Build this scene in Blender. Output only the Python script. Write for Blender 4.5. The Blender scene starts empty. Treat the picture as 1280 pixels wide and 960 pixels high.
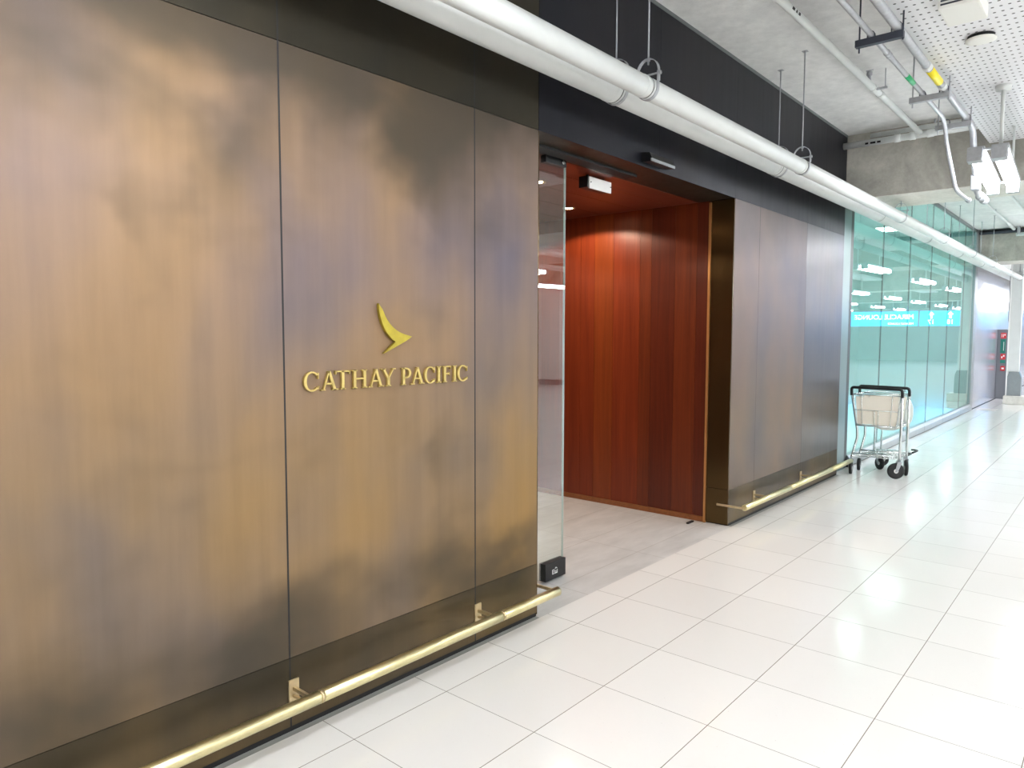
import bpy, bmesh, math, random
from mathutils import Vector, Matrix
random.seed(7)
S = bpy.context.scene
COL = S.collection
PI = math.pi

# ------------------------------------------------------------------ helpers
def lin(c):
    c = c / 255.0
    return c / 12.92 if c <= 0.04045 else ((c + 0.055) / 1.055) ** 2.4
def rgb(r, g, b): return (lin(r), lin(g), lin(b), 1.0)

class MB:
    """collects shapes, builds ONE mesh object"""
    def __init__(self): self.bm = bmesh.new(); self.smooth = False
    def box(self, x0, x1, y0, y1, z0, z1, bev=0.0, m=None):
        vs = [Vector((x, y, z)) for x in (x0, x1) for y in (y0, y1) for z in (z0, z1)]
        t = bmesh.new()
        v = [t.verts.new(p) for p in vs]
        for f in ((0,1,3,2),(4,6,7,5),(0,4,5,1),(2,3,7,6),(0,2,6,4),(1,5,7,3)):
            t.faces.new([v[i] for i in f])
        if bev > 0:
            bmesh.ops.bevel(t, geom=list(t.edges), offset=bev, segments=2, affect='EDGES', profile=0.6)
        self._add(t, m); return self
    def _add(self, t, m=None):
        bmesh.ops.recalc_face_normals(t, faces=t.faces)
        me = bpy.data.meshes.new('tmp'); t.to_mesh(me); t.free()
        if m is not None: me.transform(m)
        self.bm.from_mesh(me); bpy.data.meshes.remove(me)
    def tube(self, pts, r, n=12, closed=False, caps=True, m=None):
        pts = [Vector(p) for p in pts]
        t = bmesh.new(); rings = []
        N = len(pts)
        up = None
        for i, p in enumerate(pts):
            if closed: d = (pts[(i+1) % N] - pts[i-1]).normalized()
            elif i == 0: d = (pts[1]-pts[0]).normalized()
            elif i == N-1: d = (pts[-1]-pts[-2]).normalized()
            else: d = ((pts[i+1]-p).normalized() + (p-pts[i-1]).normalized()).normalized()
            if up is None:
                up = Vector((0,0,1)) if abs(d.z) < 0.9 else Vector((0,1,0))
            a = d.cross(up)
            if a.length < 1e-4: a = d.orthogonal()
            a.normalize(); b = a.cross(d).normalized(); up = b
            rr = r[i] if isinstance(r, (list, tuple)) else r
            k = 1.0
            if 0 < i < N-1 and not closed:
                c = (pts[i+1]-p).normalized().dot((p-pts[i-1]).normalized())
                k = min(1.6, 1/ max(0.3, math.sqrt((1+c)/2)))
            rings.append([t.verts.new(p + a*rr*math.cos(2*PI*j/n) + b*rr*math.sin(2*PI*j/n)) for j in range(n)])
        M = N if closed else N-1
        for i in range(M):
            A, B = rings[i], rings[(i+1) % N]
            for j in range(n):
                f = t.faces.new((A[j], A[(j+1) % n], B[(j+1) % n], B[j])); f.smooth = True
        if caps and not closed:
            t.faces.new(rings[0]); t.faces.new(list(reversed(rings[-1])))
        self._add(t, m); return self
    def cyl(self, p0, p1, r, n=24, m=None): return self.tube([p0, p1], r, n, m=m)
    def strip(self, path, w, th, axis):
        """flat bar following path (list of pts), width w along axis, thickness th"""
        path = [Vector(p) for p in path]; ax = Vector(axis).normalized()
        t = bmesh.new(); rings = []
        N = len(path)
        for i, p in enumerate(path):
            d = (path[min(i+1, N-1)] - path[max(i-1, 0)]).normalized()
            nrm = d.cross(ax).normalized()
            rings.append([t.verts.new(p + ax*w/2*s + nrm*th/2*q) for s, q in ((1,1),(-1,1),(-1,-1),(1,-1))])
        for i in range(N-1):
            for j in range(4):
                t.faces.new((rings[i][j], rings[i][(j+1) % 4], rings[i+1][(j+1) % 4], rings[i+1][j]))
        t.faces.new(rings[0]); t.faces.new(list(reversed(rings[-1])))
        self._add(t); return self
    def prism(self, outline, axis, a, b, holes=(), bev=0.0, m=None):
        """outline 2D points extruded along axis (0=x,1=y,2=z) from a to b"""
        t = bmesh.new()
        def mk(p, h):
            q = [p[0], p[1]]; q.insert(axis, h); return Vector(q)
        loops = [outline] + list(holes); edges = []
        for lp in loops:
            vv = [t.verts.new(mk(p, a)) for p in lp]
            edges += [t.edges.new((vv[i], vv[(i+1) % len(vv)])) for i in range(len(vv))]
        if holes:
            g = bmesh.ops.triangle_fill(t, edges=edges, use_beauty=True)
            fs = [f for f in g['geom'] if isinstance(f, bmesh.types.BMFace)]
        else:
            vv = list(t.verts)
            fs = [t.faces.new(vv)]
        ex = bmesh.ops.extrude_face_region(t, geom=fs)
        dv = Vector((0,0,0)); dv[axis] = b-a
        bmesh.ops.translate(t, verts=[v for v in ex['geom'] if isinstance(v, bmesh.types.BMVert)], vec=dv)
        self._add(t, m); return self
    def lathe(self, prof, center, axis='z', n=32, m=None):
        t = bmesh.new(); rings = []
        c = Vector(center)
        for r, h in prof:
            ring = []
            for j in range(n):
                a = 2*PI*j/n
                if axis == 'z': p = Vector((r*math.cos(a), r*math.sin(a), h))
                elif axis == 'x': p = Vector((h, r*math.cos(a), r*math.sin(a)))
                else: p = Vector((r*math.cos(a), h, r*math.sin(a)))
                ring.append(t.verts.new(c + p))
            rings.append(ring)
        for i in range(len(rings)-1):
            for j in range(n):
                f = t.faces.new((rings[i][j], rings[i][(j+1) % n], rings[i+1][(j+1) % n], rings[i+1][j])); f.smooth = True
        if prof[0][0] > 1e-5: t.faces.new(rings[0])
        if prof[-1][0] > 1e-5: t.faces.new(list(reversed(rings[-1])))
        bmesh.ops.remove_doubles(t, verts=t.verts, dist=1e-6)
        self._add(t, m); return self
    def build(self, name, mat, parent=None, label=None):
        me = bpy.data.meshes.new(name); self.bm.to_mesh(me); self.bm.free()
        o = bpy.data.objects.new(name, me); COL.objects.link(o)
        if mat: me.materials.append(mat)
        if parent is not None:
            o.parent = parent
            o.matrix_parent_inverse = Matrix.Identity(4)
            if parent.location.length > 0 and not parent.get('_local'):
                # shapes are given in world metres: bring into the parent's frame
                me.transform(parent_world(parent).inverted())
        if label: o['label'] = label
        return o

def parent_world(p):
    m = Matrix.LocRotScale(p.location, p.rotation_euler, p.scale)
    while p.parent is not None:
        p = p.parent; m = Matrix.LocRotScale(p.location, p.rotation_euler, p.scale) @ m
    return m

def empty(name, loc, label=None, cat=None, group=None, kind=None, local=False, rz=0):
    o = bpy.data.objects.new(name, None); COL.objects.link(o)
    o.location = loc; o.rotation_euler = (0, 0, rz); o.empty_display_size = 0.1
    if local: o['_local'] = 1
    return tag(o, label, cat, group, kind)
def tag(o, label=None, cat=None, group=None, kind=None):
    if label: o['label'] = label
    if cat: o['category'] = cat
    if group: o['group'] = group
    if kind: o['kind'] = kind
    return o
def copy_tree(o, parent=None):
    c = o.copy(); COL.objects.link(c); c.parent = parent
    for ch in [x for x in S.objects if x.parent == o]: copy_tree(ch, c)
    return c

# ------------------------------------------------------------------ materials
def newmat(name):
    m = bpy.data.materials.new(name); m.use_nodes = True
    nt = m.node_tree; b = nt.nodes['Principled BSDF']
    return m, nt, b
def N(nt, t, **kw):
    n = nt.nodes.new(t)
    for k, v in kw.items():
        if k in n.inputs: n.inputs[k].default_value = v
        else: setattr(n, k, v)
    return n
def Lk(nt, a, b): nt.links.new(a, b)
def simple(name, c, rough=0.5, metal=0.0, spec=0.5, var=0.0, scale=8.0, bump=0.0):
    m, nt, b = newmat(name)
    b.inputs['Base Color'].default_value = c
    b.inputs['Roughness'].default_value = rough
    b.inputs['Metallic'].default_value = metal
    b.inputs['Specular IOR Level'].default_value = spec
    tc = N(nt, 'ShaderNodeTexCoord'); nz = N(nt, 'ShaderNodeTexNoise', Scale=scale, Detail=5.0)
    Lk(nt, tc.outputs['Object'], nz.inputs['Vector'])
    if var > 0:
        hs = N(nt, 'ShaderNodeMixRGB', blend_type='MIX'); mr = N(nt, 'ShaderNodeMapRange')
        mr.inputs['From Min'].default_value = 0.3; mr.inputs['From Max'].default_value = 0.7
        Lk(nt, nz.outputs['Fac'], mr.inputs['Value']); Lk(nt, mr.outputs[0], hs.inputs['Fac'])
        hs.inputs['Color1'].default_value = [v*(1-var) for v in c[:3]] + [1]
        hs.inputs['Color2'].default_value = [min(1, v*(1+var)) for v in c[:3]] + [1]
        Lk(nt, hs.outputs['Color'], b.inputs['Base Color'])
    if bump > 0:
        bp = N(nt, 'ShaderNodeBump', Strength=bump, Distance=0.01)
        Lk(nt, nz.outputs['Fac'], bp.inputs['Height']); Lk(nt, bp.outputs['Normal'], b.inputs['Normal'])
    return m
def emit(name, c, s):
    m, nt, b = newmat(name)
    b.inputs['Base Color'].default_value = c
    b.inputs['Emission Color'].default_value = c; b.inputs['Emission Strength'].default_value = s
    return m

def bronze_mat(name, cols, rough=0.4, metal=0.75, clouds=1.0, seed=0.0, zgrad=0.0, spec=0.5, amps=(0.34, 0.34), zmid=1.9, blots=()):
    """brushed, patinated bronze: large cloudy mottling, plus tone and dark bands set by height"""
    m, nt, b = newmat(name)
    tc = N(nt, 'ShaderNodeTexCoord')
    mp = N(nt, 'ShaderNodeMapping'); mp.inputs['Scale'].default_value = (1.0, 1.0, 0.62)
    mp.inputs['Location'].default_value = (seed, 0, seed*1.7)
    Lk(nt, tc.outputs['Object'], mp.inputs['Vector'])
    n1 = N(nt, 'ShaderNodeTexNoise', Scale=1.35, Detail=3.0, Roughness=0.45, Distortion=0.15)
    Lk(nt, mp.outputs[0], n1.inputs['Vector'])
    r1 = N(nt, 'ShaderNodeValToRGB'); el = r1.color_ramp.elements
    el[0].position = 0.28; el[0].color = cols[0]; el[1].position = 0.74; el[1].color = cols[3]
    e = el.new(0.42); e.color = cols[1]; e = el.new(0.57); e.color = cols[2]
    Lk(nt, n1.outputs['Fac'], r1.inputs['Fac'])
    # vertical brush streaks
    mp2 = N(nt, 'ShaderNodeMapping'); mp2.inputs['Scale'].default_value = (14.0, 14.0, 0.9)
    Lk(nt, tc.outputs['Object'], mp2.inputs['Vector'])
    n2 = N(nt, 'ShaderNodeTexNoise', Scale=1.0, Detail=6.0, Roughness=0.65)
    Lk(nt, mp2.outputs[0], n2.inputs['Vector'])
    mr2 = N(nt, 'ShaderNodeMapRange'); mr2.inputs['From Min'].default_value = 0.25; mr2.inputs['From Max'].default_value = 0.75
    mr2.inputs['To Min'].default_value = 0.9; mr2.inputs['To Max'].default_value = 1.1
    Lk(nt, n2.outputs['Fac'], mr2.inputs['Value'])
    mul = N(nt, 'ShaderNodeVectorMath', operation='SCALE')
    Lk(nt, r1.outputs['Color'], mul.inputs[0]); Lk(nt, mr2.outputs[0], mul.inputs['Scale'])
    # colour turns greyer with height and golden lower down
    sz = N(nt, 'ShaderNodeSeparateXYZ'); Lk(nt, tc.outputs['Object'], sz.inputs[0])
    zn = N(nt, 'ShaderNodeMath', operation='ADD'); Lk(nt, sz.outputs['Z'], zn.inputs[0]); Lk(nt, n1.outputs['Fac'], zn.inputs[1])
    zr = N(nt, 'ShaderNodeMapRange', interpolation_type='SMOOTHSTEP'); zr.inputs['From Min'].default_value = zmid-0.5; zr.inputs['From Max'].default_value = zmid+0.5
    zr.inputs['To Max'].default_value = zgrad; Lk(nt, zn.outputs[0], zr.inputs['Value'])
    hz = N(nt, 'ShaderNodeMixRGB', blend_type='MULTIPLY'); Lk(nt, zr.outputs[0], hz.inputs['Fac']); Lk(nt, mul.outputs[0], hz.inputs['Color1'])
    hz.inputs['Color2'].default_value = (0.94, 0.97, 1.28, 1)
    # darker chemical clouds, a band of patina low on each sheet, and a darker band at its head
    sx = N(nt, 'ShaderNodeSeparateXYZ'); Lk(nt, tc.outputs['Object'], sx.inputs[0])
    n3 = N(nt, 'ShaderNodeTexNoise', Scale=2.0, Detail=3.0, Roughness=0.5, Distortion=0.1)
    mp3 = N(nt, 'ShaderNodeMapping'); mp3.inputs['Scale'].default_value = (0.9, 0.9, 1.1); mp3.inputs['Location'].default_value = (4+seed, 2, 1)
    Lk(nt, tc.outputs['Object'], mp3.inputs['Vector']); Lk(nt, mp3.outputs[0], n3.inputs['Vector'])
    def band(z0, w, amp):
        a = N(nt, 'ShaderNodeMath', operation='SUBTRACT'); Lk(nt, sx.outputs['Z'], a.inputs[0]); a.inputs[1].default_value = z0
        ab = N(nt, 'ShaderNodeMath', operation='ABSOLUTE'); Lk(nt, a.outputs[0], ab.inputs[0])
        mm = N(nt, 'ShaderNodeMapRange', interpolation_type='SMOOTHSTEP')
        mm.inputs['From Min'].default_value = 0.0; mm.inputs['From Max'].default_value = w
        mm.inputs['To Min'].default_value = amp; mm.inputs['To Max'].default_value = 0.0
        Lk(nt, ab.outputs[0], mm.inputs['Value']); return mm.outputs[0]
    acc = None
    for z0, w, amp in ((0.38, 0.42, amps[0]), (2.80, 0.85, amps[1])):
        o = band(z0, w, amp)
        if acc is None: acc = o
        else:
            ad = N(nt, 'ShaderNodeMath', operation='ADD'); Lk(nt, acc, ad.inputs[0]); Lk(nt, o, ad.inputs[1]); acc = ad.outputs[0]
    # individual stains of the patina, each with its own place, size and strength
    wv = N(nt, 'ShaderNodeVectorMath', operation='SUBTRACT'); Lk(nt, n3.outputs['Color'], wv.inputs[0]); wv.inputs[1].default_value = (.5, .5, .5)
    ws = N(nt, 'ShaderNodeVectorMath', operation='SCALE'); Lk(nt, wv.outputs[0], ws.inputs[0]); ws.inputs['Scale'].default_value = 0.55
    wa = N(nt, 'ShaderNodeVectorMath', operation='ADD'); Lk(nt, ws.outputs[0], wa.inputs[0]); Lk(nt, tc.outputs['Object'], wa.inputs[1])
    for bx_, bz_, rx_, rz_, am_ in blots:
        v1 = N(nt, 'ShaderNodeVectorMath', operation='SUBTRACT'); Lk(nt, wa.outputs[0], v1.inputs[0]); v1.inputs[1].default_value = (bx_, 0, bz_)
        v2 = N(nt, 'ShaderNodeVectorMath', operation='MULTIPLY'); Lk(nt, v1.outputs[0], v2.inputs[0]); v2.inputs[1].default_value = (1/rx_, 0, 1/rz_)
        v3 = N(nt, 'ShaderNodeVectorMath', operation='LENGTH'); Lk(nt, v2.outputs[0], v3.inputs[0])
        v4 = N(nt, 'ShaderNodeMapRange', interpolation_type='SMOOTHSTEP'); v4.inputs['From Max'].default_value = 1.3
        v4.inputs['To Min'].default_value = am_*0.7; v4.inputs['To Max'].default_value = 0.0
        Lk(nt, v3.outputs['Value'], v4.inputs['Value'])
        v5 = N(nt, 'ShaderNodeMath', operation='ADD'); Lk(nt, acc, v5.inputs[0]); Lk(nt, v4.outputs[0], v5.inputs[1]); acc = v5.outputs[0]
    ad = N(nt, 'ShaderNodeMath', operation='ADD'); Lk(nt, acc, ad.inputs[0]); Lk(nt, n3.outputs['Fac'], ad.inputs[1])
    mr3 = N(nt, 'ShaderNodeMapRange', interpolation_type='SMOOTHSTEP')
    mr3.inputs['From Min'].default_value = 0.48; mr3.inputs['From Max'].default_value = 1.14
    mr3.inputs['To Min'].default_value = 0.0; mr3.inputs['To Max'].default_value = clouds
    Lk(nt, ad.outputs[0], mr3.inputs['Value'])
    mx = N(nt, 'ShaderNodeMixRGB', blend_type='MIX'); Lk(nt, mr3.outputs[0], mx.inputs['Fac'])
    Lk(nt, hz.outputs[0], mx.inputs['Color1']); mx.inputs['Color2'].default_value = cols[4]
    Lk(nt, mx.outputs['Color'], b.inputs['Base Color'])
    b.inputs['Metallic'].default_value = metal; b.inputs['Specular IOR Level'].default_value = spec
    rr = N(nt, 'ShaderNodeMapRange'); rr.inputs['To Min'].default_value = rough-0.07; rr.inputs['To Max'].default_value = rough+0.1
    Lk(nt, n2.outputs['Fac'], rr.inputs['Value']); Lk(nt, rr.outputs[0], b.inputs['Roughness'])
    bp = N(nt, 'ShaderNodeBump', Strength=0.12, Distance=0.004)
    Lk(nt, n2.outputs['Fac'], bp.inputs['Height']); Lk(nt, bp.outputs['Normal'], b.inputs['Normal'])
    return m

M = {}
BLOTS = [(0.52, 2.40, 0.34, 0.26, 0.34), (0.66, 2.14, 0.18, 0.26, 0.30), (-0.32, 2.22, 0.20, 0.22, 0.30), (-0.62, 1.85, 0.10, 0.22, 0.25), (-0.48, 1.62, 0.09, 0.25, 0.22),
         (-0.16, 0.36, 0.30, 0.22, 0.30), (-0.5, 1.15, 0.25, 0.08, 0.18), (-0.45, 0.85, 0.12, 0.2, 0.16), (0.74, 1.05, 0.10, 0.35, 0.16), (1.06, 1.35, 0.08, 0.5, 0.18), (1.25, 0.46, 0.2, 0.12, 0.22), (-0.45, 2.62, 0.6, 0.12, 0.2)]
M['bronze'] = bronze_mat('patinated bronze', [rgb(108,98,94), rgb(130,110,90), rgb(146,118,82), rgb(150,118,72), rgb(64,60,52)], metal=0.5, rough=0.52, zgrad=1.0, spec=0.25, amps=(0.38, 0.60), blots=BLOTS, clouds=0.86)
M['bronze_base'] = bronze_mat('dark bronze base sheet', [rgb(66,62,54), rgb(86,74,56), rgb(104,86,58), rgb(96,80,48), rgb(50,46,38)], clouds=0.85, seed=0, metal=0.6, rough=0.38, spec=0.3, amps=(0.42, 0.3), blots=BLOTS)
M['bronze_cool'] = bronze_mat('grey bronze', [rgb(92,84,82), rgb(106,92,82), rgb(118,98,80), rgb(116,94,74), rgb(68,66,66)], rough=0.40, metal=0.55, clouds=0.6, seed=6, spec=0.3, amps=(0.1, 0.55), zgrad=1.0, zmid=1.8)
M['bronze_blue_sheen'] = bronze_mat('bronze with painted blue sheen', [rgb(78,78,84), rgb(88,84,84), rgb(98,88,80), rgb(92,82,66), rgb(58,62,62)], rough=0.33, metal=0.65, clouds=0.7, seed=1, spec=0.35, amps=(0.3, 0.5), zgrad=1.0, zmid=1.7)  # bluish reflected sheen put into this sheet's base colour
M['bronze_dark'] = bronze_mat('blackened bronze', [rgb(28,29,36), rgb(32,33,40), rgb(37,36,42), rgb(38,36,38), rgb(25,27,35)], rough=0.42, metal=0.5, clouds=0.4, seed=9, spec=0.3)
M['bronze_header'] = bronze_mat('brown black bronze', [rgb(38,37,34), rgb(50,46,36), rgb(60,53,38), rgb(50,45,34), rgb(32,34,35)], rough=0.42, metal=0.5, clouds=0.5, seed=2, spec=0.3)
M['bronze_jamb'] = bronze_mat('polished dark bronze', [rgb(74,60,38), rgb(88,70,42), rgb(94,74,44), rgb(84,66,40), rgb(60,50,34)], rough=0.2, metal=0.8, clouds=0.3, seed=5)
M['black'] = simple('black', rgb(14,14,15), 0.6)
M['gap'] = simple('shadow gap backing', rgb(20,17,14), 0.8)
M['brass'] = simple('satin brass', rgb(226,214,166), 0.3, 1.0, var=0.06, scale=30)
M['brass_dull'] = simple('dull brass', rgb(206,186,148), 0.45, 0.8, var=0.1, scale=30)
M['gold_letter'] = simple('gold letters', rgb(206,182,112), 0.45, 0.65, var=0.08, scale=60)
M['gold_emblem'] = simple('polished gold', rgb(178,160,62), 0.4, 0.7, var=0.1, scale=30)
M['gold_trim'] = simple('brass trim', rgb(196,140,84), 0.4, 0.6)
M['white_paint'] = simple('white painted steel', rgb(218,221,219), 0.42, 0.0, var=0.03, scale=6)
M['joint'] = simple('pipe joint shadow line', rgb(78,82,80), 0.6)
M['galv'] = simple('galvanised steel', rgb(176,178,182), 0.5, 0.5, var=0.08, scale=40)
M['strut'] = simple('dark strut steel', rgb(70,74,86), 0.5, 0.5)
M['chrome'] = simple('chrome wire', rgb(225,228,228), 0.22, 0.9)
M['rubber'] = simple('black rubber', rgb(24,24,25), 0.55)
M['plastic_black'] = simple('black plastic', rgb(16,17,19), 0.4)
M['beige'] = simple('cream board', rgb(252,244,228), 0.5)
M['white_board'] = simple('white board', rgb(240,240,234), 0.45)
M['alu'] = simple('brushed aluminium', rgb(158,163,166), 0.3, 0.7, var=0.05, scale=20)
M['alu_dark'] = simple('grey anodised frame', rgb(112,118,118), 0.4, 0.4)
M['post_dark'] = simple('dark frame', rgb(62,68,68), 0.4, 0.4)
M['frame_teal'] = simple('grey green glass edge post', rgb(112,134,134), 0.3, 0.3)
M['white'] = simple('white', rgb(242,242,240), 0.5)
M['plaster'] = simple('white hall wall', rgb(232,233,230), 0.6, var=0.03, scale=2)
M['steel_wall'] = simple('satin metal wall sheet', rgb(226,226,238), 0.22, 0.8, var=0.03, scale=3)
M['grey_panel'] = simple('grey cabinet', rgb(118,120,126), 0.4, 0.3)
M['red'] = simple('red sign', rgb(200,40,48), 0.4)
M['green'] = simple('green sign', rgb(20,120,104), 0.4)
M['green_band'] = simple('green pipe band', rgb(40,170,110), 0.4)
M['yellow_band'] = simple('yellow pipe band', rgb(250,230,40), 0.4)
M['interior_teal'] = simple('pale teal blind', rgb(206,226,224), 0.7, var=0.04, scale=1.2)
M['lamp'] = emit('fluorescent tube', rgb(249,252,255), 30.0)
M['downlight'] = emit('warm downlight', rgb(255,214,170), 55.0)
M['sign_blue'] = emit('lit blue sign', rgb(40,170,240), 3.2)
M['sign_white'] = emit('lit white lettering', rgb(235,250,255), 5.0)

def concrete(name, c1, c2, c3, sc=1.2, bump=0.25):
    m, nt, b = newmat(name)
    tc = N(nt, 'ShaderNodeTexCoord')
    n1 = N(nt, 'ShaderNodeTexNoise', Scale=sc, Detail=8.0, Roughness=0.62, Distortion=0.6)
    Lk(nt, tc.outputs['Object'], n1.inputs['Vector'])
    r = N(nt, 'ShaderNodeValToRGB'); el = r.color_ramp.elements
    el[0].position = 0.3; el[0].color = c1; el[1].position = 0.7; el[1].color = c3
    e = el.new(0.5); e.color = c2
    Lk(nt, n1.outputs['Fac'], r.inputs['Fac'])
    n2 = N(nt, 'ShaderNodeTexNoise', Scale=sc*14, Detail=6.0, Roughness=0.7)
    Lk(nt, tc.outputs['Object'], n2.inputs['Vector'])
    mr = N(nt, 'ShaderNodeMapRange'); mr.inputs['From Min'].default_value = .3; mr.inputs['From Max'].default_value = .7
    mr.inputs['To Min'].default_value = .88; mr.inputs['To Max'].default_value = 1.08
    Lk(nt, n2.outputs['Fac'], mr.inputs['Value'])
    sc_ = N(nt, 'ShaderNodeVectorMath', operation='SCALE'); Lk(nt, r.outputs[0], sc_.inputs[0]); Lk(nt, mr.outputs[0], sc_.inputs['Scale'])
    Lk(nt, sc_.outputs[0], b.inputs['Base Color']); b.inputs['Roughness'].default_value = 0.8
    bp = N(nt, 'ShaderNodeBump', Strength=bump, Distance=0.01); Lk(nt, n2.outputs['Fac'], bp.inputs['Height'])
    Lk(nt, bp.outputs['Normal'], b.inputs['Normal'])
    return m
M['ceiling'] = concrete('cast concrete ceiling', rgb(200,200,200), rgb(222,222,220), rgb(234,233,230), 0.7)
M['beam'] = concrete('weathered concrete beam', rgb(120,118,110), rgb(158,155,146), rgb(186,182,172), 1.5, 0.5)
M['beam_under'] = concrete('beam soffit lit tone', rgb(205,202,192), rgb(222,219,210), rgb(232,230,222), 1.5, 0.2)  # brightness of the lit underside put into a paler colour

def tile_mat():
    m, nt, b = newmat('glossy ivory floor tile')
    tc = N(nt, 'ShaderNodeTexCoord'); sx = N(nt, 'ShaderNodeSeparateXYZ'); Lk(nt, tc.outputs['Object'], sx.inputs[0])
    def line(sock, period, hw):
        d = N(nt, 'ShaderNodeMath', operation='DIVIDE'); Lk(nt, sock, d.inputs[0]); d.inputs[1].default_value = period
        a = N(nt, 'ShaderNodeMath', operation='ADD'); Lk(nt, d.outputs[0], a.inputs[0]); a.inputs[1].default_value = 0.5
        f = N(nt, 'ShaderNodeMath', operation='FRACT'); Lk(nt, a.outputs[0], f.inputs[0])
        s = N(nt, 'ShaderNodeMath', operation='SUBTRACT'); Lk(nt, f.outputs[0], s.inputs[0]); s.inputs[1].default_value = 0.5
        ab = N(nt, 'ShaderNodeMath', operation='ABSOLUTE'); Lk(nt, s.outputs[0], ab.inputs[0])
        l = N(nt, 'ShaderNodeMath', operation='LESS_THAN'); Lk(nt, ab.outputs[0], l.inputs[0]); l.inputs[1].default_value = hw/period
        return l.outputs[0]
    lx = line(sx.outputs['X'], 0.5, 0.0013); ly = line(sx.outputs['Y'], 0.5, 0.0017)
    mxm = N(nt, 'ShaderNodeMath', operation='MAXIMUM'); Lk(nt, lx, mxm.inputs[0]); Lk(nt, ly, mxm.inputs[1])
    # per tile tint
    fl = N(nt, 'ShaderNodeVectorMath', operation='FLOOR')
    dv = N(nt, 'ShaderNodeVectorMath', operation='SCALE'); dv.inputs['Scale'].default_value = 2.0
    Lk(nt, tc.outputs['Object'], dv.inputs[0]); Lk(nt, dv.outputs[0], fl.inputs[0])
    wn = N(nt, 'ShaderNodeTexWhiteNoise'); Lk(nt, fl.outputs[0], wn.inputs['Vector'])
    c = N(nt, 'ShaderNodeMixRGB'); c.inputs['Color1'].default_value = rgb(240,238,235); c.inputs['Color2'].default_value = rgb(245,243,240)
    Lk(nt, wn.outputs['Value'], c.inputs['Fac'])
    nz = N(nt, 'ShaderNodeTexNoise', Scale=90.0, Detail=3.0); Lk(nt, tc.outputs['Object'], nz.inputs['Vector'])
    sp = N(nt, 'ShaderNodeMapRange'); sp.inputs['From Min'].default_value = .70; sp.inputs['From Max'].default_value = .78
    sp.inputs['To Max'].default_value = 0.35
    Lk(nt, nz.outputs['Fac'], sp.inputs['Value'])
    c1 = N(nt, 'ShaderNodeMixRGB'); Lk(nt, sp.outputs[0], c1.inputs['Fac']); Lk(nt, c.outputs[0], c1.inputs['Color1']); c1.inputs['Color2'].default_value = rgb(150,142,132)
    c2 = N(nt, 'ShaderNodeMixRGB'); Lk(nt, mxm.outputs[0], c2.inputs['Fac']); Lk(nt, c1.outputs[0], c2.inputs['Color1'])
    c2.inputs['Color2'].default_value = rgb(132,124,116)
    Lk(nt, c2.outputs[0], b.inputs['Base Color'])
    b.inputs['Roughness'].default_value = 0.12; b.inputs['Specular IOR Level'].default_value = 0.42
    n2 = N(nt, 'ShaderNodeTexNoise', Scale=3.0, Detail=2.0); Lk(nt, tc.outputs['Object'], n2.inputs['Vector'])
    bp = N(nt, 'ShaderNodeBump', Strength=0.05, Distance=0.01); Lk(nt, n2.outputs['Fac'], bp.inputs['Height']); Lk(nt, bp.outputs['Normal'], b.inputs['Normal'])
    return m
M['tile'] = tile_mat()
def stone_mat():
    m, nt, b = newmat('grey entrance stone')
    tc = N(nt, 'ShaderNodeTexCoord')
    br = N(nt, 'ShaderNodeTexBrick'); br.offset = 0.0
    br.inputs['Scale'].default_value = 1.0; br.inputs['Brick Width'].default_value = 0.95; br.inputs['Row Height'].default_value = 0.45
    br.inputs['Mortar Size'].default_value = 0.0025; br.inputs['Mortar Smooth'].default_value = 0.3
    br.inputs['Color1'].default_value = rgb(198,197,196); br.inputs['Color2'].default_value = rgb(204,203,202); br.inputs['Mortar'].default_value = rgb(166,160,155)
    mp = N(nt, 'ShaderNodeMapping'); mp.inputs['Location'].default_value = (0.0, 0.02, 0)
    Lk(nt, tc.outputs['Object'], mp.inputs['Vector']); Lk(nt, mp.outputs[0], br.inputs['Vector'])
    mp2 = N(nt, 'ShaderNodeMapping'); mp2.inputs['Scale'].default_value = (1.0, 3.0, 1.0); mp2.inputs['Rotation'].default_value = (0, 0, 0.5)
    Lk(nt, tc.outputs['Object'], mp2.inputs['Vector'])
    nz = N(nt, 'ShaderNodeTexNoise', Scale=2.6, Detail=7.0, Roughness=0.6); Lk(nt, mp2.outputs[0], nz.inputs['Vector'])
    mr = N(nt, 'ShaderNodeMapRange'); mr.inputs['From Min'].default_value = .3; mr.inputs['From Max'].default_value = .7
    mr.inputs['To Min'].default_value = .86; mr.inputs['To Max'].default_value = 1.08; Lk(nt, nz.outputs['Fac'], mr.inputs['Value'])
    s = N(nt, 'ShaderNodeVectorMath', operation='SCALE'); Lk(nt, br.outputs['Color'], s.inputs[0]); Lk(nt, mr.outputs[0], s.inputs['Scale'])
    Lk(nt, s.outputs[0], b.inputs['Base Color']); b.inputs['Roughness'].default_value = 0.5
    return m
M['stone'] = stone_mat()
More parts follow.
